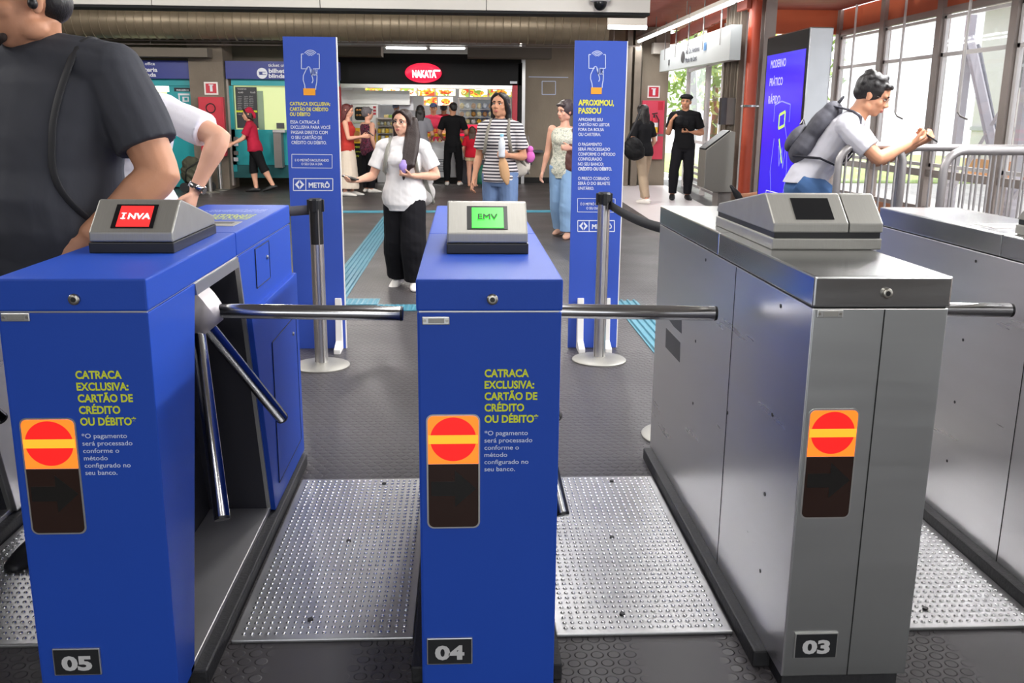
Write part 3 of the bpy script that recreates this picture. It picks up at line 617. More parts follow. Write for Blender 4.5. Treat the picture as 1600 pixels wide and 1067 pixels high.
# ================================================================== hall end: concrete, ticket office, snack shop
YT, YS, YW = 19.0, 20.7, 21.2
def slabpx(mb, x0, y0, x1, y1, Y, th): return pbox(mb, x0, y0, x1, y1, Y, th)
def floorbox(mb, x0, x1, Y, th, ztop, zb=0): return mb.box((P(x0, 260, Y).x, Y, zb), (P(x1, 260, Y).x, Y + th, ztop))
wb = MB(); X_ = lambda x, Y=YW: P(x, 200, Y).x
struct('wall_back', MB().box((X_(813), YW, 0), (X_(893), YW + .4, 3.42)).box((X_(893), YW + .1, 0), (X_(978), YW + .5, 3.42)), M['concrete'])
struct('wall_right', MB().box((X_(1000, 20.6), 20.6, 0), (X_(1041, 20.6), 20.9, 3.42)), M['concrete'])
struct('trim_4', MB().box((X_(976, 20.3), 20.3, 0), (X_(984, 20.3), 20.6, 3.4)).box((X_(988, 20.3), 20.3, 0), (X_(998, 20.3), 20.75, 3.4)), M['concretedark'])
struct('baseboard_back', MB().box((X_(813), YW - .02, 0), (X_(978), YW, .12)), M['darkgap'])
struct('wall_shop', MB().box((X_(300, 24.4), 24.4, 0), (X_(900, 24.4), 24.6, 3.42)).box((X_(815, 20.7) , 20.9, 0), (X_(815, 20.7) + .08, 24.4, 3.4)).box((X_(522, 20.7) - .1, 20.9, 0), (X_(522, 20.7), 24.4, 3.4)), M['shopsteel'])
struct('wall_office', MB().box((-10, 19.9, 2.2), (X_(300, 19.9), 20.1, 3.42)).box((X_(355, 19.9), 19.9, 2.2), (X_(525, 19.9), 20.1, 3.42)).box((-10, 22.5, 0), (X_(525, 22.5), 22.6, 3.42)), M['wallshade'])
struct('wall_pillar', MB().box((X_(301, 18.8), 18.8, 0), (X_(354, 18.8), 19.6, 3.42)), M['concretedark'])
struct('trim_5', MB().box((X_(145, 18.4), 18.4, P(240, 88, 18.4).z), (X_(331, 18.4), 19, P(240, 74, 18.4).z)).box((X_(598, 20), 20, P(650, 88, 20).z), (X_(525, 20), 20.6, P(560, 72, 20).z)).box((X_(731, 20), 20, P(790, 90, 20).z), (X_(860, 20), 20.6, P(790, 72, 20).z)), M['wallshade'])
# conduits and lamp strip under the duct
for a, b in (((150, 62), (1000, 72)), ((150, 68), (980, 75))):
    cd = MB().tube([P(*a, 18.5), P(*b, 18.5)], .012, 6)
    for q in (.1, .4, .7, .95): k_ = P(*a, 18.5).lerp(P(*b, 18.5), q); cd.tube([k_, V((k_.x, k_.y + .0, 3.43))], .006, 5)
    tag(cd.build('conduit', M['mullion']), 'thin pale conduit running under the big ribbed duct, ' + ('upper' if a[1] < 65 else 'lower') + ' one', 'pipe')
for i, (x0, x1) in enumerate(((602, 668), (671, 728))):
    t = empty('strip_light', ('left' if i == 0 else 'right') + ' fluorescent strip light under the duct above the snack shop', 'ceiling light', P((x0 + x1) / 2, 74, 20.2), 0, 'strip lights over the snack shop')
    w = P(x1, 74, 20.2).x - P(x0, 74, 20.2).x; MB().box((-w / 2, -.08, -.03), (w / 2, .08, .05), .005).build('housing', M['fixture'], t); MB().tube([(-w / 2 + .03, -.09, -.02), (w / 2 - .03, -.09, -.02)], .025, 10).build('tube_lamp', M['tube'], t)
# ribbed ventilation duct
YD = 18.0; zc = P(520, 36, YD).z; rd = (P(520, 36, YD).z - P(520, 64, YD).z); xa, xb = P(60, 36, YD).x, P(949, 36, YD).x
du = empty('ventilation_duct', 'large ribbed round ventilation duct running under the ceiling across the hall', 'duct', (xa, YD, zc))
MB().lathe([(rd, 0), (rd, xb - xa)], (0, 0, 0), 48, 0).build('duct_shell', M['duct'], du, 'auto')
n = 66
for k in range(n):
    x = (k + .5) * (xb - xa) / n; big = k % 9 == 4
    MB().lathe([(rd, x - .012), (rd + (.022 if big else .014), x - .006), (rd + (.022 if big else .014), x + .006), (rd, x + .012)], (0, 0, 0), 40, 0).build('duct_rib', M['duct'], du, True)
for xx in (120, 300, 480, 690, 900):
    x = P(xx, 36, YD).x - xa; MB().tube([(x, 0, rd), (x, 0, 3.45 - zc)], .012, 6).build('hanger', M['steelgrey'], du)
# security dome camera under the beam
cp = P(938, 3, 12.3); dc = empty('security_camera', 'white dome security camera hanging under the cream beam', 'camera', cp)
MB().lathe([(.13, .06), (.13, -.01), (.11, -.02)], (0, 0, .02), 28).build('mount', M['white'], dc, 'auto'); MB().ball((0, 0, -.01), (.085, .085, .095), 20).build('dome', M['glassblack'], dc, True)
MB().box((-.03, .1, 0), (.03, .3, .05)).build('bracket', M['white'], dc)
# ------------------------------------------------------------------ ticket office, two bays
def office(x0, x1, label, words, part, num):
    r = empty('ticket_office', label, 'ticket office', (0, 0, 0), 0, 'ticket office bays'); Y = YT
    def bx(a, b, c, d, yo=0, th=.1): return pbox(MB(), a, b, c, d, Y + yo, th)
    zf = P(x0, 288, Y).z
    xs, xe = P(x0, 200, Y).x, P(x1, 200, Y).x
    return r, bx, Y
r, bx, Y = office(150, 303, 'left teal ticket office bay under a blue sign, behind the woman in white', None, 0, 0)
bx(150, 123, 304, 134).build('lintel', M['teal'], r); bx(266, 134, 304, 292).build('side_panel', M['teal'], r); bx(150, 205, 266, 292).build('counter_front', M['teal'], r); bx(150, 134, 180, 205).build('side_panel', M['teal'], r)
bx(180, 134, 266, 205, .05, .02).build('lit_window', M['glow'], r); bx(180, 134, 264, 143, .0, .03).build('window_lamp', mat('bright_lamp_strip', (1, 1, .8), emit=1.6, ecol=(1, 1, .75)), r)
bx(304, 121, 310, 292, -.02, .14).build('corner_post', M['mullion'], r)
sg = bx(150, 94, 303, 122.5, -.12, .2).build('sign', M['navy'], r); mb = MB()
pline(mb, 'ticket office', 208, 101.5, 34, 5, Y - .125, .012); pline(mb, 'bilheteria', 206, 111.5, 40, 6.6, Y - .125, .03); pline(mb, 'blindada', 210, 119.3, 34, 6.2, Y - .125, .03); mb.build('lettering', M['whitetext'], sg)
st = bx(272, 137, 299, 143, -.004, .004).build('sticker', M['darktext'], r); mb = MB(); pline(mb, 'PARCEIROS', 276, 141.8, 19, 2.4, Y - .008, .02); mb.build('lettering', M['whitetext'], st)
ic = MB()
for a, b, c, d in ((278, 146, 296, 149), (279, 149, 281, 159), (285, 151, 288, 159), (293, 151, 295, 159), (288, 151, 293, 152.5), (288, 157, 293, 159)): pbox(ic, a, b, c, d, Y - .004, .004)
ic.build('stall_pictogram', M['whitetext'], r)
r, bx, Y = office(355, 450, 'right teal ticket office bay with price board and glowing window, beside the left blue banner', None, 0, 0)
bx(361, 124, 530, 134).build('lintel', M['teal'], r); bx(361, 134, 367, 268).build('side_panel', M['teal'], r); bx(361, 203, 530, 258).build('counter_front', M['teal'], r); bx(361, 258, 530, 278, .02).build('plinth', mat('dark_teal_plinth', hexc('0e5a5e'), .5), r)
bx(367, 134, 530, 203, .12, .02).build('lit_window', M['glow'], r)
wf = bx(403, 142, 412, 203, .08, .02).build('window_frame', mat('green_frame', hexc('8fa58c'), .5), r)
bx(355, 121, 361, 290, -.02, .14).build('corner_post', M['mullion'], r)
sg = bx(352, 96, 530, 124, -.12, .2).build('sign', M['navy'], r); mb = MB(); pline(mb, 'ticket office', 419, 104, 36, 5, Y - .125, .012); pline(mb, 'bilheteria', 420, 113.6, 42, 6.8, Y - .125, .03); pline(mb, 'blindada', 420, 121.4, 36, 6.4, Y - .125, .03); mb.build('lettering', M['whitetext'], sg)
c = P(409.5, 114.5, Y - .13); ic = MB().lathe([(.1, -.004), (.1, 0)], c, 28, 1); ic.build('ticket_pictogram', M['whitetext'], sg); ic = MB(); pbox(ic, 404, 112, 415, 113, Y - .14, .004); pbox(ic, 405, 116, 416, 117, Y - .14, .004); pbox(ic, 405, 113, 410, 116, Y - .14, .003); ic.build('pictogram_bars', M['navy'], sg)
pb_ = bx(369, 136, 402, 200, .04, .03).build('price_board', mat('charcoal_board', hexc('2c2d33'), .5), r)
mb = MB(); random.seed(3)
for col_ in (371.5, 381.5, 389.5):
    for k in range(11): pline(mb, random.choice(['Bilhete', 'Integrado', 'R$ 4,40', 'Comum', 'Estudante', 'R$ 9,65']), col_, 151 + k * 2.8, 5.5 + 1.5 * random.random(), 1.3, Y + .035, 0)
pline(mb, 'TARIFAS', 371, 140, 14, 2, Y + .035, .02); pline(mb, '4,40', 372, 145.5, 8, 2.4, Y + .035, .02); pline(mb, '9,65', 391, 145.5, 8, 2.4, Y + .035, .02); mb.build('lettering', M['greytext'], pb_)
bx(369, 172.5, 402, 175.5, .035, .01).build('yellow_band', M['yellowtext'], pb_)
for k, yy in enumerate((214, 222, 236, 246)): bx(365, yy, 372, yy + 6, -.02, .03).build('notice', M['whitetext'] if k % 2 else M['steelgrey'], r)
bx(428, 206, 440, 262, -.25, .35).build('counter_pedestal', M['steelgrey'], r); bx(426, 203, 445, 207, -.28, .4).build('counter_shelf', M['shopsteel'], r)
bx(432, 192, 444, 201, -.02, .03).build('notice', M['darkpanel'], r)
# fire point by the pillar
Y = 18.79
sg = empty('fire_sign', 'square red fire extinguisher sign on the concrete pillar between the ticket offices', 'sign', (0, 0, 0)); pbox(MB(), 319, 128, 340.5, 148, Y - .02, .02).build('panel', M['white'], sg); pbox(MB(), 321.5, 130.5, 338, 145.5, Y - .024, .005).build('red_field', M['redpaint'], sg)
ic = MB(); pbox(ic, 328, 133, 332, 143, Y - .028, .004); pbox(ic, 326, 132, 333, 133.5, Y - .028, .004); ic.build('pictogram', M['whitetext'], sg)
cb = empty('hose_cabinet', 'red fire hose cabinet against the concrete pillar left of the red-capped woman', 'cabinet', (0, 0, 0)); d = pbox(MB(), 312, 151.5, 351, 244, Y - .14, .14, .01).build('cabinet_body', M['redpaint'], cb)
pbox(MB(), 314, 154, 349, 242, Y - .15, .012).build('door', M['redpaint'], cb); c = P(329, 169, Y - .16); MB().tube([c + V((.085 * math.cos(a), 0, .085 * math.sin(a))) for a in [i * PI / 10 for i in range(21)]], .01, 6).build('ring_pull', M['black'], cb)
# right fire point
Y = 20.6
sg = empty('fire_sign', 'square red fire extinguisher sign on the back wall above the right red cabinet', 'sign', (0, 0, 0)); pbox(MB(), 1012, 134, 1031, 153, Y - .02, .02).build('panel', M['white'], sg); pbox(MB(), 1014, 136, 1029, 151, Y - .024, .005).build('red_field', M['redpaint'], sg)
ic = MB(); pbox(ic, 1020, 139, 1024, 149, Y - .028, .004); pbox(ic, 1018, 138, 1025, 139.4, Y - .028, .004); ic.build('pictogram', M['whitetext'], sg)
cb = empty('hose_cabinet', 'red fire cabinet with extinguisher before it, right of the right blue banner', 'cabinet', (0, 0, 0)); pbox(MB(), 1002, 157, 1037, 249, Y - .1, .1, .01).build('cabinet_body', mat('pinkish_red_panel', hexc('d4455c'), .4, 0, .06, 3), cb); pbox(MB(), 1003, 209, 1036.5, 213, Y - .105, .01).build('middle_rail', M['steelgrey'], cb)
pbox(MB(), 1028, 159, 1036, 172, Y - .106, .01).build('sticker', M['redpaint'], cb)
fx = P(1020.5, 222, Y - .187); ex = empty('fire_extinguisher', 'red fire extinguisher with yellow and white label hanging on the red cabinet', 'fire extinguisher', fx); hh = (P(1020, 184, Y - .187) - fx).z
MB().lathe([(.06, 0), (.085, .02), (.085, hh - .12), (.06, hh - .04), (.03, hh)], (0, 0, 0), 24).build('cylinder', M['redpaint'], ex, 'auto'); MB().lathe([(.087, hh * .38), (.087, hh * .62)], (0, 0, 0), 24).build('label', M['foodyellow'], ex); MB().lathe([(.0865, hh * .62), (.0865, hh * .8)], (0, 0, 0), 24).build('label', M['foodwhite'], ex); MB().lathe([(.0865, hh * .04), (.0865, hh * .3)], (0, 0, 0), 24).build('label', M['foodwhite'], ex)
MB().tube([(0, 0, hh), (0, 0, hh + .07)], .02, 8).tube([(-.05, 0, hh + .08), (.07, 0, hh + .1)], .014, 6).build('valve', M['black'], ex); MB().tube([(.04, 0, hh + .06), (.1, -.02, hh - .05), (.095, -.02, hh * .4)], .012, 6).build('hose', M['black'], ex)
# wall drawing on the bare concrete
tr_ = MB(); poly2(tr_, [P(x, y, YW - .004) for x, y in ((847, 127), (868, 127), (868, 147.5), (847, 147.5), (847, 127))], .015); poly2(tr_, [P(826, 120, YW - .004), P(888, 121, YW - .004)], .015); tag(tr_.build('wall_marking', M['paletext']), 'faint pale square outline left on the bare concrete wall right of the snack shop', 'marking')
sb = empty('wall_bench', 'dark metal ledge on the concrete wall behind the striped woman', 'ledge', P(830, 236, YW - .15)); MB().box((-.3, -.1, -.03), (.25, .12, .02)).build('ledge_top', M['darkpanel'], sb); MB().box((-.02, -.05, -.3), (.02, .12, -.03)).build('bracket', M['darkpanel'], sb)
# ------------------------------------------------------------------ snack shop
Y = YS
hd = empty('shop_header', 'long black shop fascia with a red oval sign reading NAKATA', 'shop sign', (0, 0, 0))
pbox(MB(), 522, 98, 815, 132, Y, .4).build('fascia', M['shopblack'], hd); pbox(MB(), 522, 131, 808, 138, Y + .02, .3).build('shutter_box', M['shopsteel'], hd); pbox(MB(), 522, 84, 815, 98, Y + .3, .1).build('upper_panel', M['darkgap'], hd)
c = P(661.5, 114, Y - .06); rx = (P(690, 114, Y) - P(633, 114, Y)).x / 2; rz = (P(661, 98.5, Y) - P(661, 129.5, Y)).z / 2
ov = MB(); v, f = tube([c + V((0, -.05, 0)), c + V((0, -.04, 0)), c + V((0, .06, 0))], [rz * .96, rz, rz], 48, True, None, (0, 0, 1)); v = [V((c.x + (p.x - c.x) * rx / rz, p.y, p.z)) for p in v]; so = ov.add(v, f).build('oval_sign', M['redsign'], hd, 'auto')
mb = MB(); pline(mb, 'NAKATA', 644, 120.5, 38, 11, Y - .125, .06, slant=-.06); pbox(mb, 678, 109, 688, 111.6, Y - .124, .004); mb.build('lettering', M['screentext'], so)
pbox(MB(), 797, 127, 808, 130.8, Y - .02, .02).build('small_plate', M['whitetext'], hd); MB().box((P(809, 200, Y).x, Y, 0), (P(815, 200, Y).x, Y + .3, P(812, 98, Y).z)).build('side_frame', M['darkgap'], hd)
for a, b, t in ((800, 808, 'red shop door post at the right end of the snack shop'), (527, 534, 'red shop door post at the left end of the snack shop')):
    tag(MB().box((P(a, 200, Y).x, Y, 0), (P(b, 200, Y).x, Y + .12, P(a, 131, Y).z)).build('door_post', M['redpaint']), t, 'post')
# backlit menu boards
Y = 22.3; random.seed(11); foods = ['e8b23a', 'd9822b', 'f3e3b2', 'b8442c', '7c9a3b', 'fbf6ea', 'c9a25a']
def board(x0, y0, x1, y1, lab, k, Y=Y, grp='backlit menu boards'):
    r = empty('menu_board', lab, 'menu board', (0, 0, 0), 0, grp); pbox(MB(), x0, y0, x1, y1, Y, .06).build('frame', M['fixture'], r)
    random.seed(k); cs = ['fbf8f0'] + random.sample(foods, 4); m = pattern('menu_picture', [hexc(c) for c in cs], 2.6, .4, .8, (1, 1, 1.4), 'NOISE', (k * 3.1, k, k * 1.7)); pbox(MB(), x0 + .7, y0 + .7, x1 - .7, y1 - .7, Y - .012, .012).build('picture', m, r)
    c = P((x0 + x1) / 2, (y0 + y1) / 2, Y - .02); w = (P(x1, y0, Y) - P(x0, y0, Y)).x * .3; h = (P(x0, y0, Y) - P(x0, y1, Y)).z * .3
    v, f = ellipsoid(c, (w, .012, h), None, 20); MB().add(v, f).build('dish_print', pattern('dish_picture', [hexc(c) for c in random.sample(foods[:5], 4)], 7, .4, .55, (1, 1, 1), 'NOISE', (k, k * 2, 0)), r, True)
lb = ['far left in the top row', 'second in the top row', 'third in the top row', 'fourth in the top row', 'fifth in the top row, under the oval sign']
for i, (a, b) in enumerate(((570.5, 597.5), (598.5, 624.5), (625.5, 651.5), (652.5, 679.5), (680.5, 712))): board(a, 136.5, b, 150, 'lit menu board with food picture, ' + lb[i], i + 1)
board(662, 151, 683, 165, 'lit menu board in the lower row above the capped server', 7); board(684, 151, 708, 165, 'lit menu board in the lower row above the man in black', 8)
for i, (a, b, t) in enumerate(((717, 733, 'left'), (734, 762, 'middle'), (763, 800, 'right'))): board(a, 138, b, 152, 'lit menu board over the right display case, ' + t + ' one', 9 + i, 21.4)
po = empty('poster', 'white paper poster with red emblem on the kitchen wall', 'poster', (0, 0, 0)); pbox(MB(), 623.5, 150.5, 646, 172, 22.4, .01).build('sheet', M['whitetext'], po); c = P(635.5, 155, 22.39); MB().lathe([(.035, -.004), (.035, .0)], c, 20, 1).build('emblem', M['redpaint'], po)
# kitchen oven
ov = empty('oven', 'stainless kitchen oven with dark window and red buttons', 'oven', (0, 0, 0)); Y = 21.6
pbox(MB(), 549, 162, 591, 202, Y, .6, .02).build('body', M['shopsteel'], ov); a, b = P(554, 167, Y), P(579, 188, Y); MB().prism(rrect(a.x, b.z, b.x, a.z, .06), 1, Y - .02, Y + .01).build('door_glass', M['glassblack'], ov)
for y in (166, 171, 176): pbox(MB(), 583, y, 587.5, y + 3.4, Y - .02, .03).build('button', M['redpaint'], ov)
for y in (172, 180): 
    mb = MB()
    for k in range(5): mb.ball(P(558 + k * 4.4, y, Y - .03), (.03, .02, .022), 8)
    mb.build('baked_rolls', M['foodbrown'], ov)
pbox(MB(), 552, 190, 582, 192, Y - .08, .03).build('handle', M['chrome'], ov)
hood = tag(MB().box((P(532, 150, 22).x, 22, P(560, 163, 22).z), (P(640, 150, 22).x, 23.6, P(560, 141, 22).z)).build('extractor_hood', M['shopsteel']), 'stainless extractor hood above the kitchen oven', 'hood')
# left counter block
lc = empty('counter', 'black snack counter with yellow and red posters behind the skirted woman', 'counter', (0, 0, 0)); Y = 20.95
MB().box((P(530, 250, Y).x, Y, 0), (P(587, 250, Y).x, Y + .7, P(560, 201, Y).z), .01).build('counter_body', M['shopblack'], lc); pbox(MB(), 549, 200, 590, 224, Y - .02, .02).build('poster', M['foodyellow'], lc); pbox(MB(), 533, 198, 549, 224, Y - .02, .02).build('poster', M['foodred'], lc)
v, f = ellipsoid(P(557, 213, Y - .03), (.1, .01, .12)); MB().add(v, f).build('burger_print', M['foodbrown'], lc, True)
mb = MB(); pline(mb, 'COMBOS', 550, 231, 12, 3, Y - .012, .02); pline(mb, 'PASTEL', 551, 238, 13, 2, Y - .012, .01); pline(mb, 'PRATO', 551, 245, 10, 3, Y - .012, .02); pline(mb, '10', 567, 257, 5, 5, Y - .012, .04); mb.build('lettering', M['yellowtext'], lc)
# display case left of centre
def case(x0, x1, yt, yb, Y, dep, label, rows):
    r = empty('display_case', label, 'display case', (0, 0, 0)); xa, xb = P(x0, 220, Y).x, P(x1, 220, Y).x; zt, zb = P(x0, yt, Y).z, P(x0, yb, Y).z
    MB().box((xa, Y, 0), (xb, Y + dep, zb), .01).build('base', M['shopsteel'], r)
    for x in (xa, xb - .03): MB().box((x, Y, zb), (x + .03, Y + .03, zt)).build('upright', M['mullion'], r)
    MB().box((xa, Y + dep - .03, zb), (xb, Y + dep, zt)).build('back_panel', M['shopwhite'], r); MB().box((xa, Y, zt), (xb, Y + dep, zt + .03)).build('top', M['mullion'], r)
    for y in rows: z = P(x0, y, Y).z; MB().box((xa, Y + .02, z - .015), (xb, Y + dep - .03, z)).build('shelf', M['mullion'], r)
    MB().box((xa + .03, Y, zb), (xb - .03, Y + .008, zt)).build('glass', M['caseglass'], r); return r
case(588, 616, 186, 221, 20.9, .6, 'glass display case of yellow snacks behind the woman in the white shirt', (196.5, 208, 220))
def row(x0, x1, n, y, Y, h, mats, name, lab, cat, grp, shape='box', w=.7):
    for i in range(n):
        x = x0 + (x1 - x0) * (i + .5) / n; c = P(x, y, Y); wd = (P(x0 + (x1 - x0) / n, y, Y) - P(x0, y, Y)).x * w; mb = MB(); z = (P(x, y - h, Y) - c).z
        if shape == 'box': mb.box((-wd / 2, -.06, 0), (wd / 2, .06, z), .012)
        elif shape == 'ball': mb.ball((0, 0, z * .5), (wd / 2, .07, z * .52), 12)
        elif shape == 'bottle': mb.lathe([(wd * .4, 0), (wd * .4, z * .62), (wd * .16, z * .82), (wd * .16, z)], (0, 0, 0), 12)
        else: mb.prism([(-wd / 2, 0), (wd / 2, 0), (0, z)], 1, -.05, .05)
        o = mb.build(name, M[mats[i % len(mats)]], None, shape in ('ball',)); o.location = c; tag(o, lab, cat, grp)
row(589.5, 614.5, 5, 196.3, 21.1, 6, ['foodcream', 'foodwhite'], 'pastry', 'pale pastry on the top shelf of the left display case', 'pastry', 'pastries on the top shelf', 'ball', .9)
row(589.5, 614.5, 4, 207.8, 21.1, 7, ['foodyellow', 'foodcream'], 'snack_box', 'snack packet on the middle shelf of the left display case', 'snack', 'snacks on the middle shelf', 'box', .85)
row(589.5, 614.5, 4, 219.8, 21.1, 8, ['foodyellow', 'foodwhite'], 'snack_box', 'snack packet on the bottom shelf of the left display case', 'snack', 'snacks on the bottom shelf', 'box', .85)
row(600, 622, 3, 184.5, 21.2, 5, ['foodcream', 'foodgreen'], 'tray_of_food', 'tray of food standing on top of the left display case', 'food tray', 'trays on the display case', 'box', .9)
# central counter with packets
cc = empty('counter', 'low stainless refrigerated counter between the grey-shirted customer and the man in black', 'counter', (0, 0, 0)); Y = 20.9
xa, xb = P(640, 250, Y).x, P(716, 250, Y).x; MB().box((xa, Y, .12), (xb, Y + .7, P(680, 222, Y).z), .01).build('counter_body', M['shopsteel'], cc); MB().box((xa, Y + .04, 0), (xb, Y + .66, .12)).build('plinth', M['darkgap'], cc); MB().box((xa, Y - .015, P(680, 231, Y).z), (xb, Y, P(680, 222.5, Y).z)).build('price_rail', M['shopwhite'], cc)
for k in range(8): pbox(MB(), 669, 249 + k * 2.6, 694, 250.2 + k * 2.6, Y - .012, .012).build('louver', M['darkpanel'], cc)
row(666, 697, 7, 213.5, 21.3, 5, ['foodyellow'], 'yellow_packet', 'bright yellow packet standing on the central counter', 'snack', 'yellow packets on the counter', 'box', .95)
row(666, 696, 5, 222.3, 21.0, 6.5, ['foodwhite', 'foodcream'], 'wrapped_sandwich', 'wrapped triangular sandwich in the central counter', 'sandwich', 'wrapped sandwiches in the counter', 'tri', .95)
row(668, 690, 3, 206.5, 21.5, 5, ['foodorange'], 'orange_box', 'orange box behind the yellow packets on the counter', 'snack', 'orange boxes on the counter', 'box', .8)
# tall right display
dr = case(716, 799, 155, 250, 20.95, .6, 'tall right display case full of food behind the girl in red', (170, 182.5, 194, 208, 224, 240))
rows_ = [(170, 9, ['foodcream', 'foodwhite', 'foodbrown'], 9, 'ball', 'pastry'), (182.3, 9, ['foodbrown', 'foodcream'], 8, 'ball', 'pastry'), (193.8, 9, ['foodyellow', 'foodcream', 'foodwhite'], 8, 'ball', 'pastry'), (207.8, 10, ['foodred', 'foodorange', 'foodred'], 7, 'box', 'snack'), (223.8, 12, ['foodyellow', 'foodorange', 'foodgreen'], 11, 'bottle', 'drink'), (239.8, 12, ['foodorange', 'foodyellow', 'foodred'], 11, 'bottle', 'drink')]
nm = ['top', 'second', 'third', 'fourth', 'fifth', 'lowest']
for i, (y, n, ms, h, sh, kind) in enumerate(rows_): row(717.5, 798, n, y, 21.1, h, ms, {'pastry': 'pastry', 'snack': 'snack_box', 'drink': 'juice_bottle'}[kind], kind + ' on the ' + nm[i] + ' shelf of the tall right display case', kind, kind + 's on the ' + nm[i] + ' right shelf', sh, .85)
for k, (y0, y1) in enumerate(((195, 200.5), (209, 213))): pbox(MB(), 717, y0, 799, y1, 20.93, .015).build('price_strip', M['redsign'], dr)
# merchandise and bag by the girl
rk = empty('snack_rack', 'low wire rack of snack bags standing before the right display case', 'rack', (0, 0, 0)); MB().box((P(719, 250, 20.83).x, 20.83, 0), (P(763, 250, 20.83).x, 20.87, P(740, 228, 20.83).z)).build('back_panel', M['darkpanel'], rk); MB().box((P(719, 250, 20.72).x, 20.68, P(740, 248, 20.75).z - .02), (P(763, 250, 20.72).x, 20.83, P(740, 247.5, 20.75).z)).build('shelf', M['mullion'], rk)
row(721, 733, 3, 247, 20.75, 17, ['foodwhite', 'foodred'], 'snack_bag', 'snack bag hanging low beside the girl in red, left of her', 'snack', 'snack bags left of the girl', 'box', .8)
row(746, 760, 3, 247, 20.75, 17, ['foodwhite', 'foodcream'], 'snack_bag', 'snack bag hanging low beside the girl in red, right of her', 'snack', 'snack bags right of the girl', 'box', .8)
g = G(753, 287); bgm = MB(); v, f = tube([(0, 0, 0), (0, 0, .05), (0, 0, .22), (0, 0, .34), (0, 0, .40)], [.17, .2, .2, .16, .05], 18, True, [.7] * 5)
random.seed(5); bgm.add([V(p) + V((noise.noise(V(p) * 9), noise.noise(V(p) * 9 + V((5, 0, 0))), 0)) * .03 for p in v], f); o = bgm.build('shopping_bag', M['bagGreen'], None, True); o.location = g; tag(o, 'green plastic bag standing on the floor by the girl in red', 'bag')
# ------------------------------------------------------------------ right side: exit, window wall
EA, EB = V((4.78, 20.4, 0)), V((4.32, 14.7, 0)); ed = (EB - EA).normalized(); en = V((-ed.y, ed.x, 0)) * -1
if en.x > 0: en = -en
def along(t, z, off=0): p = EA.lerp(EB, t) + en * off; p.z = z; return p
def post(mb, t, w, d, z0, z1):
    c = along(t, 0); a = ed * w / 2; b = en * d / 2
    v = [c - a - b, c + a - b, c + a + b, c - a + b]; return mb.add([V((p.x, p.y, z0)) for p in v] + [V((p.x, p.y, z1)) for p in v], [(0, 1, 2, 3), (4, 5, 6, 7), (0, 1, 5, 4), (1, 2, 6, 5), (2, 3, 7, 6), (3, 0, 4, 7)])
def rail(mb, t0, t1, z, h, d):
    a, b = along(t0, 0), along(t1, 0); n = en * d / 2; v = [a - n, b - n, b + n, a + n]; return mb.add([V((p.x, p.y, z)) for p in v] + [V((p.x, p.y, z + h)) for p in v], [(0, 1, 2, 3), (4, 5, 6, 7), (0, 1, 5, 4), (1, 2, 6, 5), (2, 3, 7, 6), (3, 0, 4, 7)])
struct('floor_exit', MB().prism([(2.7, 13.2), (3.9, 13.2), (4.42, 20.5), (2.9, 20.5)], 2, .001, .005), mat('pale_sunlit_floor', hexc('d8d2d4'), .35, 0, .06, 6))  # paler floor piece; its colour also holds the sunlight falling by the exit
ex = empty('exit_glazing', 'pale framed glass exit front with garden behind it, past the man in black', 'glass front', (0, 0, 0)); 
for t in (.0, .42, .7, 1): post(MB(), t, .09, .09, 0, 3.0).build('post', M['mullionlight'], ex)
for z in (.95, 2.38): rail(MB(), 0, 1, z, .06, .06).build('rail', M['mullionlight'], ex)
for z in (.1, .22, .34, .46): rail(MB(), 0, 1, z, .05, .05).build('low_rail', M['railing'], ex)
for a, b in ((0, .42), (.42, .7), (.7, 1)):
    p, q = along(a, .55), along(b, .55); MB().add([p, q, V((q.x, q.y, 2.95)), V((p.x, p.y, 2.95)), p + en * .008, q + en * .008, V((q.x, q.y, 2.95)) + en * .008, V((p.x, p.y, 2.95)) + en * .008], [(0, 1, 2, 3), (4, 5, 6, 7), (0, 1, 5, 4), (1, 2, 6, 5), (2, 3, 7, 6), (3, 0, 4, 7)]).build('pane', M['glass'], ex)
# grey exit sign hung above it
sa, sb_ = P(1031, 96, 20.2), P(1141, 66, 13.3); h0 = (P(1031, 80, 20.2) - P(1031, 113, 20.2)).z; h1 = (P(1141, 38, 13.3) - P(1141, 93.5, 13.3)).z; hh = (h0 + h1) / 2
sd = (sb_ - sa); sdn = sd.normalized(); up = V((0, 0, 1)); sn = sdn.cross(up).normalized()
if sn.x > 0: sn = -sn
es = empty('exit_sign', 'long grey exit sign box hung above the glass exit, naming a street', 'sign', (0, 0, 0))
v = [sa - up * h0 / 2, sb_ - up * h1 / 2, sb_ + up * h1 / 2, sa + up * h0 / 2]; MB().add(v + [p - sn * .15 for p in v], [(0, 1, 2, 3), (4, 5, 6, 7), (0, 1, 5, 4), (1, 2, 6, 5), (2, 3, 7, 6), (3, 0, 4, 7)]).build('box', mat('grey_sign_face', hexc('b9bdbd'), .4), es)
def sline(mb, s, t, dz, cap, w, b=.01): return tline(mb, s, sa + sd * t + up * dz + sn * .006, sdn, up, cap, w, b)
mb = MB(); sline(mb, 'saída exit', .48, .13, .06, .55, .0); sline(mb, 'Av. Dr. Antônio', .47, .0, .085, 1.35, .02); sline(mb, 'Maria de Laet', .47, -.14, .085, 1.15, .02); mb.build('lettering', mat('sign_print', hexc('4a4c58'), .6), es)
ic = MB(); c = sa + sd * .43 + up * -.03 + sn * .008
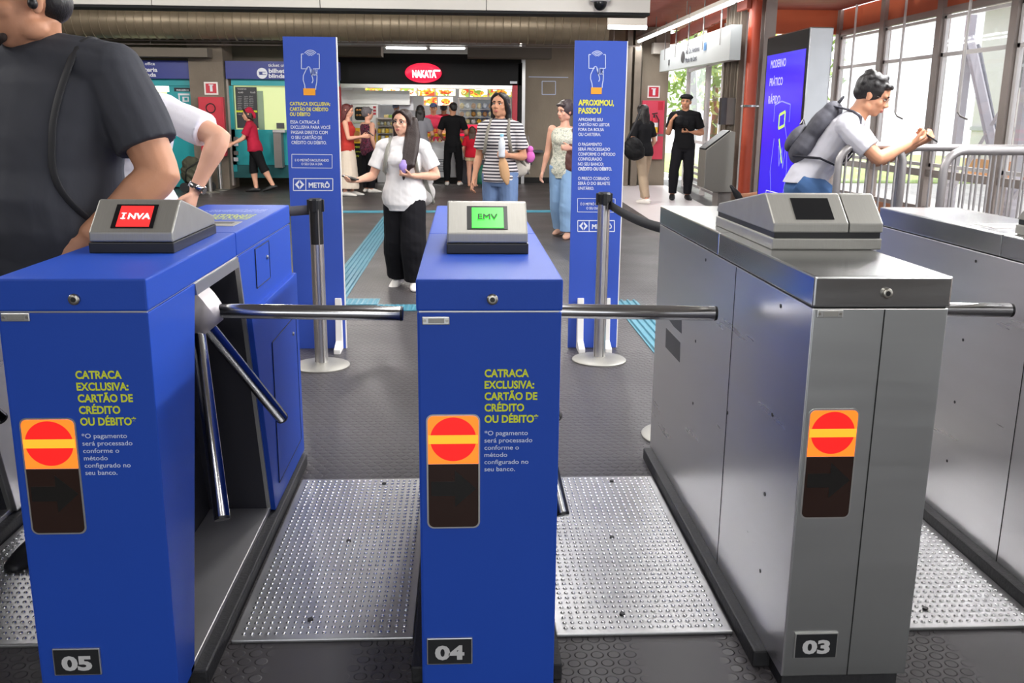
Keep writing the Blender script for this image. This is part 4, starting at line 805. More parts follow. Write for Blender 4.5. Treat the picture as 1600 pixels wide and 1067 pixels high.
ic.add([c + (sdn * math.cos(a) * .2 + up * math.sin(a) * .1) for a in [i * PI / 12 for i in range(24)]], [tuple(range(24))]); ic.build('pictogram', M['darkpanel'], es); c = sa + sd * .72 + up * -.02 + sn * .008; MB().add([c, c + sdn * .22 + up * .0, c + sdn * .22 + up * .12, c + up * .12], [(0, 1, 2, 3)]).build('wheelchair_pictogram', mat('sign_blue', hexc('3f6f9f'), .5), es)
c = sa + sd * .18 - up * .12 + sn * .008; MB().add([c, c + sdn * .16, c + sdn * .16 + up * .1, c + up * .1], [(0, 1, 2, 3)]).build('pictogram', M['darkpanel'], es)
for t in (.1, .3, .5, .7, .9): p = sa.lerp(sb_, t); MB().tube([p, V((p.x, p.y, 3.3))], .012, 6).build('hanger', M['steelgrey'], es)
# red bands, fluorescent row and crossing lamp
rb = MB(); 
for k in range(11):
    t = k / 11; p, q = sa.lerp(sb_, t), sa.lerp(sb_, t + .07); z = 3.02 if k % 2 else 3.02; rb.box((p.x + .2, min(p.y, q.y), 2.92), (p.x + .26, max(p.y, q.y), 3.12))
tag(rb.build('louver_band', M['terracotta']), 'row of terracotta louver panels above the long grey exit sign', 'louver')
for i, (a, b) in enumerate(((8.2, 10.6), (10.7, 13.1), (13.2, 15.6), (15.7, 18.1), (18.2, 20.3))):
    t = empty('strip_light', 'fluorescent tube light in the row running to the exit, ' + ['nearest', 'second', 'third', 'fourth', 'farthest'][i] + ' of five', 'ceiling light', (3.66, a, 2.98), 0, 'fluorescent row to the exit')
    MB().box((-.04, 0, .02), (.04, b - a, .08)).build('housing', M['fixture'], t); MB().tube([(0, .04, 0), (0, b - a - .04, 0)], .03, 10).build('tube_lamp', M['tube'], t); MB().tube([(0, .3, .08), (0, .3, .35)], .008, 6).build('hanger', M['steelgrey'], t)
t = empty('strip_light', 'crosswise fluorescent light beyond the right end of the cream beam', 'ceiling light', P(980, 40, 16), 0); w = (P(1010, 40, 16) - P(950, 40, 16)).x
MB().box((-w / 2, -.06, 0), (w / 2, .1, .13), .005).box((-w / 2 + .1, 0, .1), (-w / 2 + .12, .02, 3.31 - P(980, 40, 16).z)).box((w / 2 - .12, 0, .1), (w / 2 - .1, .02, 3.31 - P(980, 40, 16).z)).build('housing', M['fixture'], t); MB().tube([(-w / 2, -.03, -.03), (w / 2, -.03, -.03)], .035, 10).build('tube_lamp', M['tube'], t)
sp = empty('wall_speaker', 'beige box loudspeaker high on the back wall near the exit sign', 'speaker', P(1033, 75, 20.4)); MB().box((-.18, -.1, -.12), (.16, .15, .1), .01).build('box', M['cream'], sp); MB().box((-.12, -.1, .1), (.25, .1, .28), .01).build('bracket_cover', M['concretedark'], sp)
# steel columns, red pipe, gate cabinets
for i, (x, w, Y, t) in enumerate(((1138, .10, 14.3, 'slim grey steel column at the near end of the exit glazing'), (1146, .12, 14.0, 'ribbed steel column left of the red pipe'), (1155, .08, 13.8, 'dark steel column touching the red pipe on its left'), (1196, .16, 13.6, 'dark steel column between the red pipe and the advertising screen'))):
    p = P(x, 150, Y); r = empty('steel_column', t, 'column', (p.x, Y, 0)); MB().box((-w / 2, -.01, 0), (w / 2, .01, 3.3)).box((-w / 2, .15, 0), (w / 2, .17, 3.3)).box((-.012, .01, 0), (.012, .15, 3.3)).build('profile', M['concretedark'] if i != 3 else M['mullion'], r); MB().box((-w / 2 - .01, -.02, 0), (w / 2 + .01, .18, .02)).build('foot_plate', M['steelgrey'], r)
p = P(1172, 150, 13.5); r = empty('red_pipe', 'thick red vertical pipe between the columns, right of the exit', 'pipe', (p.x, 13.5, 0)); MB().lathe([(.085, 0), (.085, 3.3)], (0, 0, 0), 24).build('pipe', M['redpipe'], r, 'auto'); zz = P(1172, 166, 13.7).z; MB().lathe([(.1, zz - .015), (.1, zz + .015)], (0, 0, 0), 24).box((-.13, -.02, zz - .01), (.13, .02, zz + .01)).build('clamp', M['chrome'], r); MB().lathe([(.1, 0), (.1, .03)], (0, 0, 0), 24).build('flange', M['redpipe'], r)
p = P(1134, 174, 14.2); r = empty('wall_box', 'grey electrical box mounted on the columns above the steel cabinet', 'box', (p.x, 13.9, p.z)); MB().box((-.14, 0, -.19), (.14, .16, .19), .008).build('box', M['steelgrey'], r); MB().box((-.15, -.005, -.19), (-.07, .13, .19)).build('door', M['darkpanel'], r)
kb = empty('ticket_cabinet', 'slanted stainless steel cabinet on a pedestal, in front of the exit', 'cabinet', (P(1120, 300, 13.1).x, 13.1, 0))
w = .2; zz = lambda y: P(1120, y, 13.1).z
MB().prism([(-.2, zz(293)), (-.2, zz(235)), (.14, zz(204)), (.2, zz(206)), (.2, zz(300)), (-.06, zz(300))], 1, -.05, .35, .008).build('housing', M['satin'], kb); MB().prism([(-.205, zz(232)), (-.19, zz(236)), (.14, zz(206)), (.12, zz(203))], 1, -.03, .33).build('front_panel', M['black'], kb); MB().box((.02, .0, 0), (.2, .3, zz(299))).build('pedestal', M['steelgrey'], kb)
# advertising screen
XA = 3.42; a0 = XP(1200, 60, XA); a1 = XP(1266, 45, XA); yn, yf = a1.y, a0.y; zt = 2.33
ad = empty('advertising_totem', 'tall advertising totem with a glowing violet-blue screen, left of the man with backpack', 'screen', (XA, 0, 0))
MB().box((0, yn, .03), (.24, yf, zt), .012).build('housing', M['chrome'], ad); MB().box((-.006, yn + .015, .1), (.002, yf - .015, zt - .015)).build('bezel', M['glassblack'], ad)
M['adscreen'] = mat('lit_violet_screen', hexc('2a1ccc'), .2, emit=.42, ecol=(.04, .015, .6)); sc_ = MB().box((-.008, yn + .05, .34), (-.004, yf - .05, zt - .2)).build('screen', M['adscreen'], ad); MB().box((.05, yn - .02, 0), (.2, yf + .02, .03)).build('base', M['steelgrey'], ad)
MB().box((.04, yn - .01, .2), (.06, yn, .9)).build('side_strip', M['foodyellow'], ad)
mb = MB()
for s, z, w in (('MODERNO', 1.99, .5), ('PRÁTICO', 1.80, .44), ('RÁPIDO', 1.61, .4)): tline(mb, s, (-.0095, yf - .2, z), (0, -1, 0), (0, 0, 1), .085, w, .02)
mb.build('lettering', mat('screen_print', (.3, .3, .8), .5, emit=.45, ecol=(.45, .42, 1)), sc_)
def apt(u, v): return V((-.0095, yf - .1 - u * (yf - yn - .2), .34 + v * (zt - .54)))
mb = MB(); nx = (-1, 0, 0)
for L in ([(.35, .5), (.3, .3), (.4, .12), (.7, .12), (.78, .32), (.72, .5), (.6, .62)], [(.5, .46), (.55, .34), (.6, .45), (.66, .33), (.7, .44)], [(.3, .6), (.3, .7), (.5, .72), (.75, .7), (.75, .6)]): poly2(mb, [apt(*q) for q in L], .014, nx)
mb.build('hand_drawing', mat('screen_line', (.2, .2, .9), .5, emit=.4, ecol=(.16, .2, .9)), sc_)
mb = MB(); poly2(mb, [apt(*q) for q in ((.46, .56), (.62, .58), (.62, .66), (.46, .64), (.46, .56))], .03, nx); poly2(mb, [apt(*q) for q in ((.5, .5), (.62, .36))], .03, nx); mb.build('card_drawing', mat('screen_green', (.4, .7, .1), .5, emit=.4, ecol=(.45, .7, .1)), sc_)
mb = MB(); poly2(mb, [apt(*q) for q in ((.22, .13), (.85, .13), (.85, .18), (.22, .18), (.22, .13))], .008, nx); poly2(mb, [apt(*q) for q in ((.3, .02), (.75, .02), (.75, .085), (.3, .085), (.3, .02))], .012, nx); tline(mb, 'METRÔ', apt(.43, .035), (0, -1, 0), (0, 0, 1), .06, .25, .02); mb.build('logo', mat('screen_white', (.6, .6, .9), .5, emit=.5, ecol=(.6, .6, 1)), sc_)
# ------------------------------------------------------------------ window wall
ys = [17.0, 15.2, 13.35, 11.5, 9.65, 7.8, 5.95, 4.1, 2.25, .4, -1.45, -3.3, -6]
for i, (b, a) in enumerate(zip(ys, ys[1:])):
    w = empty('window_%d' % (i + 1), None, None, (WX, a, 0)); w['kind'] = 'structure'; L = b - a
    MB().box((-.02, L - .075, 0), (.12, L + .075, 3.3)).build('mullion', M['mullion'], w)
    fr = MB().box((0, 0, .66), (.09, L, .76)).box((0, 0, 2.86), (.09, L, 2.95)).box((.01, 0, .18), (.07, L, .24))
    fr.build('transom', M['mullion'], w)
    sh = MB().box((.02, .09, 2.30), (.07, L - .09, 2.35)).box((.02, .09, .80), (.07, L - .09, .85)).box((.02, .09, .8), (.07, .15, 2.84)).box((.02, L - .15, .8), (.07, L - .09, 2.84)).box((.02, .09, 2.8), (.07, L - .09, 2.84)); sh.build('sash', M['mullionlight'], w)
    MB().box((.04, .08, .24), (.046, L - .08, .68)).build('pane', M['glass'], w); MB().box((.04, .12, .82), (.046, L - .12, 2.84)).build('pane', M['glass'], w)
    if i < 3: MB().box((.04, .08, 2.95), (.05, L - .08, 3.3)).build('pane', M['redfascia'], w)
    else: MB().box((.04, .08, 2.95), (.046, L - .08, 3.3)).build('pane', M['glass'], w)
    MB().tube([(-.06, L * .52, 3.3), (-.06, L * .52, 1.55)], .02, 8).build('opening_rod', M['mullionlight'], w); MB().tube([(-.06, L * .52, 1.55), (-.09, L * .45, 1.5), (-.06, L * .38, 1.46)], .012, 6).build('handle', M['steelgrey'], w)
struct('baseboard_right', MB().box((WX - .03, -6, 0), (WX + .12, 17.1, .18)), M['brick'])
struct('window_99', MB().box((3.95, 15.2, 0), (4.1, 15.3, .001)), M['mullion']) if False else None
MB_ = MB().box((4.3, 17.05, 2.9), (WX + .1, 17.15, 3.3)); struct('trim_6', MB_, M['redfascia'])
# outside: diagonal bracing, far building, trees
for i, y in enumerate((15.2, 13.4, 11.6, 9.8, 8.0)):
    r = empty('diagonal_brace', 'white diagonal steel brace outside the windows, ' + ['farthest', 'second farthest', 'middle', 'second nearest', 'nearest'][i] + ' of five', 'brace', (8.2, y, 0), 0, 'braces outside the windows')
    for dz, m, wd in ((0, 'brace', .075), (-.22, 'brace', .05)): MB().tube([(0, .3, 2.75 + dz), (0, -1.32, .25 + dz)], wd, 4).build('brace_bar', M[m], r)
    MB().tube([(.1, .25, 2.62), (.1, -1.3, .1)], .06, 4).build('brace_bar', M['braceshadow'], r); MB().tube([(0, -1.2, 2.0), (0, .5, .1)], .035, 4).build('counter_brace', M['brace'], r); MB().box((-.06, .28, 0), (.06, .4, 3.1)).build('outer_post', M['brace'], r)  # the grey bar is the brace's shadow, drawn as a darker bar
fb_ = empty('far_building', 'pale grey building seen hazily through the right-hand windows', 'building', (13, 8, 0))
MB().box((0, -9, 0), (3, 16, 4.3)).build('wall', M['fargrey'], fb_); MB().box((-.8, -9.5, 4.3), (4, 16.5, 4.5)).build('roof', M['fardark'], fb_)
for k in range(7):
    f_ = MB().box((-.05, -8 + k * 3.3, 2.2), (.02, -5.4 + k * 3.3, 3.2)).build('window_opening', M['fardark'], fb_); MB().box((-.08, -7.9 + k * 3.3, 2.66), (-.04, -5.5 + k * 3.3, 2.73)).build('window_bar', M['brace'], f_)
    MB().box((-.03, -8.2 + k * 3.3, 0), (.02, -8.05 + k * 3.3, 4.3)).build('pilaster', M['brace'], fb_)
MB().box((-.06, -9, .0), (0, 16, .5)).build('base_band', M['brick'], fb_); MB().box((-.05, -9, 1.2), (0, 16, 1.3)).build('string_band', M['brace'], fb_)
random.seed(21)
M['leafA'] = mat('sunlit_leaves', hexc('b7c25a'), .7, 0, .3, 2); M['leafB'] = mat('green_leaves', hexc('7f9a4a'), .7, 0, .3, 2); M['bark'] = mat('grey_bark', hexc('6d6250'), .9, 0, .2, 8)
def tree(x, y, h, rr, m, label, n=420):
    r = empty('tree', label, 'tree', (x, y, 0), 0, 'trees beyond the exit'); MB().tube([(0, 0, 0), (.06, .02, h * .3), (-.04, .05, h * .6), (0, 0, h * .85)], [.12, .1, .07, .03], 8).build('trunk', M['bark'], r)
    mb = MB()
    for k in range(n):
        th, ph, q = random.random() * 2 * PI, math.acos(random.uniform(-1, 1)), random.random() ** .4
        c = V((math.sin(ph) * math.cos(th) * rr * q, math.sin(ph) * math.sin(th) * rr * q, h * .62 + math.cos(ph) * h * .42 * q)); u = V((random.gauss(0, 1), random.gauss(0, 1), random.gauss(0, 1))).normalized(); w_ = u.orthogonal().normalized(); s = random.uniform(.08, .17)
        mb.add([c - u * s, c + w_ * s * .5, c + u * s, c - w_ * s * .5], [(0, 1, 2, 3)])
    mb.build('foliage', m, r)
for i, (x, y, h, rr, m) in enumerate(((6.0, 25, 4.6, 1.1, 'leafB'), (7.4, 28.2, 5.4, 1.6, 'leafA'), (6.4, 32.2, 6.2, 1.7, 'leafB'), (8.5, 24.2, 4.4, 1.1, 'leafB'), (10.4, 33, 6.5, 1.8, 'leafA'))):
    tree(x, y, h, rr, M[m], ['green leafy tree nearest behind the exit glass', 'yellow-green tree behind the exit glass, middle depth', 'tall green tree farthest left behind the exit glass', 'green tree outside, right of the exit glass middle post', 'pale yellow-green tree farthest away outside'][i])
g_ = MB().box((5.6, 22, -.018), (20, 40, 0)); tag(g_.build('lawn', M['grass']), 'sunny green lawn outside behind the exit glass', 'lawn', None, 'stuff')
# ------------------------------------------------------------------ crowd barriers
def barrier(x0, x1, Y, z, label, skew=0, n=9, lend=True, rend=True):
    r = empty('crowd_barrier', label, 'barrier', (x0, Y, 0), 0, 'steel crowd barriers'); L = x1 - x0; R = .12; k = 6
    left = [(0, 0, 0), (0, 0, z - R)] + [(R - R * math.cos(PI / 2 * i / k), 0, z - R + R * math.sin(PI / 2 * i / k)) for i in range(1, k + 1)]
    right = [(L - p[0], skew, p[2]) for p in left[::-1]]
    MB().tube(left + right, .026, 12).build('frame_tube', M['railing'], r, True); MB().tube([(0, 0, .25), (L, skew, .25)], .018, 8).build('bottom_rail', M['railing'], r)
    MB().tube([(0, 0, z - .19), (L, skew, z - .19)], .012, 8).build('upper_rail', M['railing'], r) if False else None
    for i in range(1, n): t = i / n; MB().tube([(L * t, skew * t, .25), (L * t, skew * t, z - .02)], .0085, 6).build('bar', M['railing'], r)
    for x, y in ((.0, 0), (L, skew)): MB().box((x - .03, y - .25, 0), (x + .03, y + .25, .012)).build('foot', M['railing'], r)
def bx_(xpix, Y): return P(xpix, 235, Y).x
barrier(bx_(1312, 6.35), bx_(1413, 6.35), 6.35, P(1370, 228, 6.35).z, 'steel crowd barrier the man with backpack leans on', 0, 9)
barrier(bx_(1408, 6.7), bx_(1640, 6.7), 6.7, P(1500, 231, 6.7).z, 'steel crowd barrier right of the leaning man, further back one', 0, 14)
barrier(bx_(1478, 5.7), bx_(1800, 5.7), 5.7, P(1550, 236, 5.7).z, 'steel crowd barrier nearest to the steel gates, at the right edge', .15, 17)
# ================================================================== people
def blob(name, parts, m, parent, vox=.008, smooth=3, clampz=None, wrinkle=0, loc=None, seed=0, label=None):
    v = []; f = []
    for pv, pf in parts: k = len(v); v += [tuple(p) for p in pv]; f += [tuple(i + k for i in q) for q in pf]
    me = bpy.data.meshes.new(name); me.from_pydata(v, [], f)
    bm = bmesh.new(); bm.from_mesh(me); bmesh.ops.recalc_face_normals(bm, faces=bm.faces[:]); bm.to_mesh(me); bm.free()
    o = bpy.data.objects.new(name, me); r = o.modifiers.new('r', 'REMESH'); r.mode = 'VOXEL'; r.voxel_size = vox; r.use_smooth_shade = True
    if smooth: s = o.modifiers.new('s', 'SMOOTH'); s.factor = .5; s.iterations = smooth
    m2 = evaluate(o); bpy.data.objects.remove(o); bpy.data.meshes.remove(me); m2.name = name
    n = len(m2.vertices); co = np.empty(n * 3, 'f'); m2.vertices.foreach_get('co', co); co = co.reshape(-1, 3)
    if wrinkle:
        nr = np.empty(n * 3, 'f'); m2.vertices.foreach_get('normal', nr); nr = nr.reshape(-1, 3); nn = noise.noise; d = np.empty(n, 'f')
        for i, (x, y, z) in enumerate(co.tolist()):
            q = V((x * 5 + seed, y * 5, z * 11 + x * 6)); d[i] = nn(q) + .5 * nn(q * 2.3)
        co = co + nr * d[:, None] * wrinkle
    if clampz is not None: co[:, 2] = np.maximum(co[:, 2], clampz)
    m2.vertices.foreach_set('co', np.ascontiguousarray(co, 'f').ravel()); m2.update()
    for p in m2.polygons: p.use_smooth = True
    m2.materials.clear(); m2.materials.append(m); o = bpy.data.objects.new(name, m2); COL.objects.link(o)
    if parent: o.parent = parent
    if label: o['label'] = label
    return o
def skinm(name, h): return mat(name, hexc(h), .5, 0, .07, 9, .04, 120, spec=.35)
def cloth(name, h, rough=.85, var=.07, bump=.45): return mat(name, hexc(h), rough, 0, var, 7, bump, 16, stretch=(1, 1, .45), spec=.2)
SK = {'fair': skinm('fair_skin', 'e3ad92'), 'tan': skinm('tan_skin', 'c68f70'), 'brown': skinm('brown_skin', '9a6a50'), 'pink': skinm('pink_skin', 'dfa88f')}
HAIR = {'black': mat('black_hair', (.012, .010, .010), .42, 0, .3, 40, .4, 80, stretch=(3, 3, .4)), 'dark': mat('dark_brown_hair', hexc('2b1c18'), .42, 0, .3, 40, .4, 80, stretch=(3, 3, .4)), 'red': mat('reddish_hair', hexc('5a2626'), .5, 0, .3, 40, .4, 80, stretch=(3, 3, .4)),
        'grey': mat('greying_hair', hexc('4a3f40'), .55, 0, .4, 30, .5, 60), 'silver': mat('silver_hair', hexc('6a6468'), .6, 0, .4, 30, .5, 60), 'brown': mat('brown_hair', hexc('4a3124'), .5, 0, .3, 40, .4, 80, stretch=(3, 3, .4)), 'fairbrown': mat('light_brown_hair', hexc('8a7058'), .55, 0, .3, 40, .4, 80)}
M['eyewhite'] = mat('eye_white', (.75, .72, .7), .3); M['iris'] = mat('dark_iris', (.02, .012, .008), .2); M['lip'] = mat('lips', hexc('b5665c'), .45); M['brow'] = mat('eyebrow', hexc('2a1e1a'), .8)
M['shoewhite'] = mat('white_canvas_shoe', hexc('e6e2dc'), .6, 0, .05, 9); M['shoeblack'] = mat('black_shoe', (.016, .016, .018), .5, 0, .2, 9); M['sole'] = mat('pale_sole', hexc('d8d2c8'), .7)
def N(*a): return V(a).normalized()
class Fig:
    """joints of a standing figure in its own frame: faces -y, its left is +x, feet on z = 0"""
    def __init__(s, H, pose, fem=False, build=1.0, sh=None, twist=0):
        s.H, s.b, s.fem = H, build, fem; g = lambda k, d: V(pose.get(k, d)).normalized()
        lean = g('spine', (0, 0, 1)); s.spine = lean
        s.pel = V((0, 0, .53 * H)); tw = math.radians(pose.get('twist', 0)); s.lat = V((math.cos(tw), math.sin(tw), 0)); s.lat = (s.lat - lean * s.lat.dot(lean)).normalized(); s.hlat = V((1, 0, 0))
        s.neck = s.pel + lean * .292 * H; shw = (sh or (.098 if fem else .112)) * H; s.shw = shw
        ny, npi, nr = (math.radians(a) for a in pose.get('head', (0, 0, 0)))
        hd = (lean * .55 + V((0, -.10, .55))).normalized() if 'neckdir' not in pose else g('neckdir', (0, 0, 1)); s.hd = hd
        s.head = s.neck + hd * pose.get('necklen', .100) * H; s.hrot = Matrix.Rotation(ny, 3, 'Z') @ Matrix.Rotation(npi, 3, 'X') @ Matrix.Rotation(nr, 3, 'Y')
        shd = pose.get('shrug', 0) * H; s.S = {}; s.E = {}; s.Wr = {}; s.Fd = {}; s.Hp = {}; s.K = {}; s.A = {}; s.Hn = {}; s.hdir = {}; s.curl = {}
        for k, q in (('L', 1), ('R', -1)):
            s.S[k] = s.neck + s.lat * q * shw - lean * .03 * H + V((0, 0, shd)); s.E[k] = s.S[k] + g('U' + k, (q * .18, .05, -1)) * .168 * H; s.Fd[k] = g('F' + k, (q * .06, -.18, -1)); s.Wr[k] = s.E[k] + s.Fd[k] * .145 * H
            s.hdir[k] = g('H' + k, s.Fd[k]); s.Hn[k] = g('N' + k, (q * -1, 0, 0)); s.curl[k] = pose.get('curl' + k, .5)
            s.Hp[k] = s.pel + s.hlat * q * (.047 if fem else .044) * H - V((0, 0, .012 * H)); s.K[k] = s.Hp[k] + g('T' + k, (q * .03, -.02, -1)) * .243 * H; s.A[k] = s.K[k] + g('C' + k, (0, .03, -1)) * .235 * H
        lo = min(s.A['L'].z, s.A['R'].z) - .042 * H
        if pose.get('ground', True):
            d = V((0, 0, -lo))
            for q in ('pel', 'neck', 'head'): setattr(s, q, getattr(s, q) + d)
            for D in (s.S, s.E, s.Wr, s.Hp, s.K, s.A):
                for k in D: D[k] = D[k] + d
        s.fd = {k: V(pose.get('foot' + k, (.12 if k == 'L' else -.12, -1, 0))).normalized() for k in 'LR'}
    def torso(s, infl=0, t0=-.06, t1=.287, loose=0, hips=1.0, belly=0, depth=1.0):
        H = s.H * s.b; h0 = s.H; fem = s.fem
        tab = [(-.075, .062, .055, 0), (-.05, .083, .064, 0), (-.015, .094 if fem else .088, .066, .004), (.03, .09 if fem else .083, .062, .002), (.08, .074 if fem else .078, .054, -.002), (.12, .074 if fem else .081, .055, -.003), (.17, .083 if fem else .09, .064 if fem else .063, -.006), (.215, .092 if fem else .101, .062, 0), (.25, .092 if fem else .102, .055, .004), (.272, .07, .045, .006), (.29, .04, .036, .006)]
        def at(t):
            for a, b in zip(tab, tab[1:]):
                if t <= b[0]: q = max(0, (t - a[0]) / (b[0] - a[0])); return [a[i] + (b[i] - a[i]) * q for i in range(1, 4)]
            return list(tab[-1][1:])
        ts = sorted(set([t0, t1] + [x[0] for x in tab if t0 < x[0] < t1])); v = []; f = []; n = 24
        for t in ts:
            wx, wy, oy = at(t); lo = loose * max(0, 1 - max(0, t - t0) / (.24 - t0))
            wx = wx * H + infl + lo; wy = wy * H * depth + infl + lo; q = max(0, min(1, (t + .02) / .2)); lt = s.hlat.lerp(s.lat, q).normalized(); up = s.spine if t > .02 else V((0, 0, 1)); fw = up.cross(lt).normalized()  # backward
            c = s.pel + s.spine * t * h0 if t > 0 else s.pel + V((0, 0, t * h0)); bb = belly * H * math.exp(-((t - .07) / .07) ** 2)
            for i in range(n):
                a = 2 * PI * i / n; y = math.sin(a); sx = math.copysign(abs(math.cos(a)) ** .85, math.cos(a))
                v.append(c + lt * wx * sx + fw * (y * wy + oy * H - (bb if y < 0 else 0) * abs(y)))
        k = len(ts)
        for j in range(k - 1):
            for i in range(n): f.append((j * n + i, j * n + (i + 1) % n, (j + 1) * n + (i + 1) % n, (j + 1) * n + i))
        f.append(tuple(range(n))[::-1]); f.append(tuple((k - 1) * n + i for i in range(n))); return v, f
    def limb(s, a, m_, b, ra, rm, rb, end=1.0, infl=0, n=16, flare=0, bulge=0, start=0):
        """a-m-b limb with radii in units of H, cut at 'end' (0..2 along both bones)"""
        H = s.H * s.b; pts = []; rad = []
        for t in (0, .12, .3, .5, .7, .85, .94, 1.0, 1.06, 1.15, 1.3, 1.5, 1.7, 1.85, 2.0):
            if t < start: continue
            if t > end: t = end
            p = a.lerp(m_, t) if t <= 1 else m_.lerp(b, t - 1); r = (ra + (rm - ra) * t if t <= 1 else rm + (rb - rm) * (t - 1)) + bulge * (math.exp(-((t - 1.28) / .2) ** 2) + .5 * math.exp(-((t - .35) / .25) ** 2))
            pts.append(p); rad.append(r * H + infl + flare * (t / max(end, .01)))
            if t >= end: break
        # gentle knee and elbow
        return tube(pts, rad, n, True)
    def arm(s, k, end=2, infl=0, flare=0): 
        f = .86 if s.fem else 1; return s.limb(s.S[k], s.E[k], s.Wr[k], .034 * f, .0245 * f, .0155 * f, end, infl, 14, flare, .0035)
    def leg(s, k, end=2, infl=0, flare=0, wide=1.0): return s.limb(s.Hp[k] + V((0, 0, .02 * s.H)), s.K[k], s.A[k], .053 * (1 + (wide - 1) * .2), .034 * (1 + (wide - 1) * 1.3), .0215 * (1 + (wide - 1) * 2.2), end, infl, 16, flare, .006)
    def ball(s, c, r, rot=None): return ellipsoid(c, (r, r, r) if isinstance(r, (int, float)) else r, rot, 14)
    def hand(s, k):
        H = s.H; d, nrm = s.hdir[k], s.Hn[k]; nrm = (nrm - d * nrm.dot(d)).normalized(); sd = d.cross(nrm); q = 1 if k == 'L' else -1; w = s.Wr[k]; P_ = []
        P_.append(tube([w - d * .008 * H, w + d * .012 * H, w + d * .035 * H, w + d * .055 * H], [.0145 * H, .0185 * H, .0245 * H, .022 * H], 12, 'round', [.8, .6, .45, .42], sd))
        cu = s.curl[k]
        for i, (o, L) in enumerate(((-.0175, .038), (-.006, .043), (.0058, .040), (.017, .031))):
            b = w + d * .053 * H + sd * o * H * q; c1 = (d * math.cos(cu * .8) + nrm * math.sin(cu * .8)); c2 = (d * math.cos(cu * 1.9) + nrm * math.sin(cu * 1.9)); c3 = (d * math.cos(cu * 2.7) + nrm * math.sin(cu * 2.7)); m1 = b + c1 * L * .45 * H; m2 = m1 + c2 * L * .33 * H
            P_.append(tube([b - d * .01 * H, b, m1, m2, m2 + c3 * L * .25 * H], [.0058 * H, .0058 * H, .0054 * H, .005 * H, .0042 * H], 8, 'round'))
        tb = w + d * .016 * H - sd * .014 * H * q; td = (d * .75 - sd * q * .75 + nrm * .35 * (1 + cu)).normalized(); m1 = tb + td * .024 * H
        P_.append(tube([tb, m1, m1 + (td + d * .7 + nrm * cu * .4).normalized() * .024 * H], [.0085 * H, .0068 * H, .0052 * H], 8, 'round')); return P_
    def foot(s, k, infl=0):
        H = s.H; d = s.fd[k]; a = s.A[k]; heel = a - d * .028 * H; 
        base = a.z - .042 * H; up = V((0, 0, 1)); tilt = d.z; dd = d
        pts = [heel - up * .018 * H, heel + dd * .03 * H - up * .012 * H, a + dd * .045 * H - up * .019 * H, a + dd * .085 * H - up * .026 * H, a + dd * .115 * H - up * .03 * H]
        side = dd.cross(up).normalized(); r = [.019 * H + infl, .025 * H + infl, .026 * H + infl, .026 * H + infl, .018 * H + infl]
        return [tube(pts, r, 14, 'round', [1, 1, .85, .62, .6], side)]
    # ------------- head, built in its own turned frame
    def hv(s, x, y, z): return s.head + s.hrot @ V((x, y, z))
    def headparts(s):
        k = s.H / 1.70 * (1.06 if s.fem else 1.03); s.k = k; hv = lambda *p: s.head + s.hrot @ (V(p) * k); E = lambda c, r: ellipsoid(hv(*c), tuple(x * k for x in r), s.hrot, 18); P_ = []
        P_.append(E((0, .012, .028), (.073, .092, .082))); P_.append(E((0, -.026, -.035), (.058, .062, .074))); P_.append(E((0, -.050, -.082), (.030, .030, .026))); P_.append(E((0, -.02, .035), (.066, .068, .06)))
        for q in (-1, 1):
            P_.append(E((q * .036, -.052, -.022), (.026, .026, .024))); P_.append(E((q * .03, -.07, .026), (.026, .014, .010))); P_.append(E((q * .044, .0, -.068), (.02, .035, .026)))
            P_.append(E((q * .0745, .012, -.008), (.008, .018, .031))); P_.append(E((q * .079, .02, .006), (.007, .014, .018))); P_.append(E((q * .012, -.092, -.028), (.0095, .011, .008)))
        P_.append(tube([hv(0, -.078, .026), hv(0, -.090, .0), hv(0, -.103, -.022), hv(0, -.094, -.031)], [.009 * k, .010 * k, .0125 * k, .010 * k], 10, 'round'))
        P_.append(E((0, -.082, -.054), (.022, .013, .008))); P_.append(E((0, -.080, -.065), (.018, .013, .008)))
        nb = s.neck + s.spine * (-.012 * s.H); P_.append(tube([nb, nb.lerp(s.head, .45) + V((0, .006, 0)), s.head + s.hrot @ (V((0, .018, -.03)) * k)], [.042 * s.H * s.b ** .5 * (.85 if s.fem else 1), .034 * s.H * (.86 if s.fem else 1), .035 * s.H * (.86 if s.fem else 1)], 16, True))
        return P_
    def face(s, par, lips=True):
        k = s.k; hv = lambda *p: s.head + s.hrot @ (V(p) * k); 
        for q in (-1, 1):
            e = MB(); v, f = ellipsoid(hv(q * .030, -.0745, .006), (.0135 * k, .0085 * k, .0065 * k), s.hrot, 12); e.add(v, f); eo = e.build('eye', M['eyewhite'], par, True)
            e = MB(); v, f = ellipsoid(hv(q * .030, -.0815, .006), (.0066 * k, .0035 * k, .0062 * k), s.hrot, 10); e.add(v, f); e.build('iris', M['iris'], eo, True)
            MB().tube([hv(q * .012, -.087, .024), hv(q * .03, -.086, .030), hv(q * .047, -.073, .024)], [.003 * k, .004 * k, .002 * k], 6, 'round').build('eyebrow', M['brow'], par, True)
            MB().tube([hv(q * .016, -.082, .0105), hv(q * .03, -.0835, .0135), hv(q * .045, -.073, .0095)], [.0015 * k, .0022 * k, .0015 * k], 5, 'round').build('eyelash', M['brow'], par, True)
        if lips:
            e = MB(); v, f = ellipsoid(hv(0, -.0875, -.055), (.0215 * k, .0095 * k, .0052 * k), s.hrot, 14); e.add(v, f); v, f = ellipsoid(hv(0, -.0865, -.0635), (.018 * k, .0095 * k, .0062 * k), s.hrot, 14); e.add(v, f); e.build('lips', M['lip'], par, True)
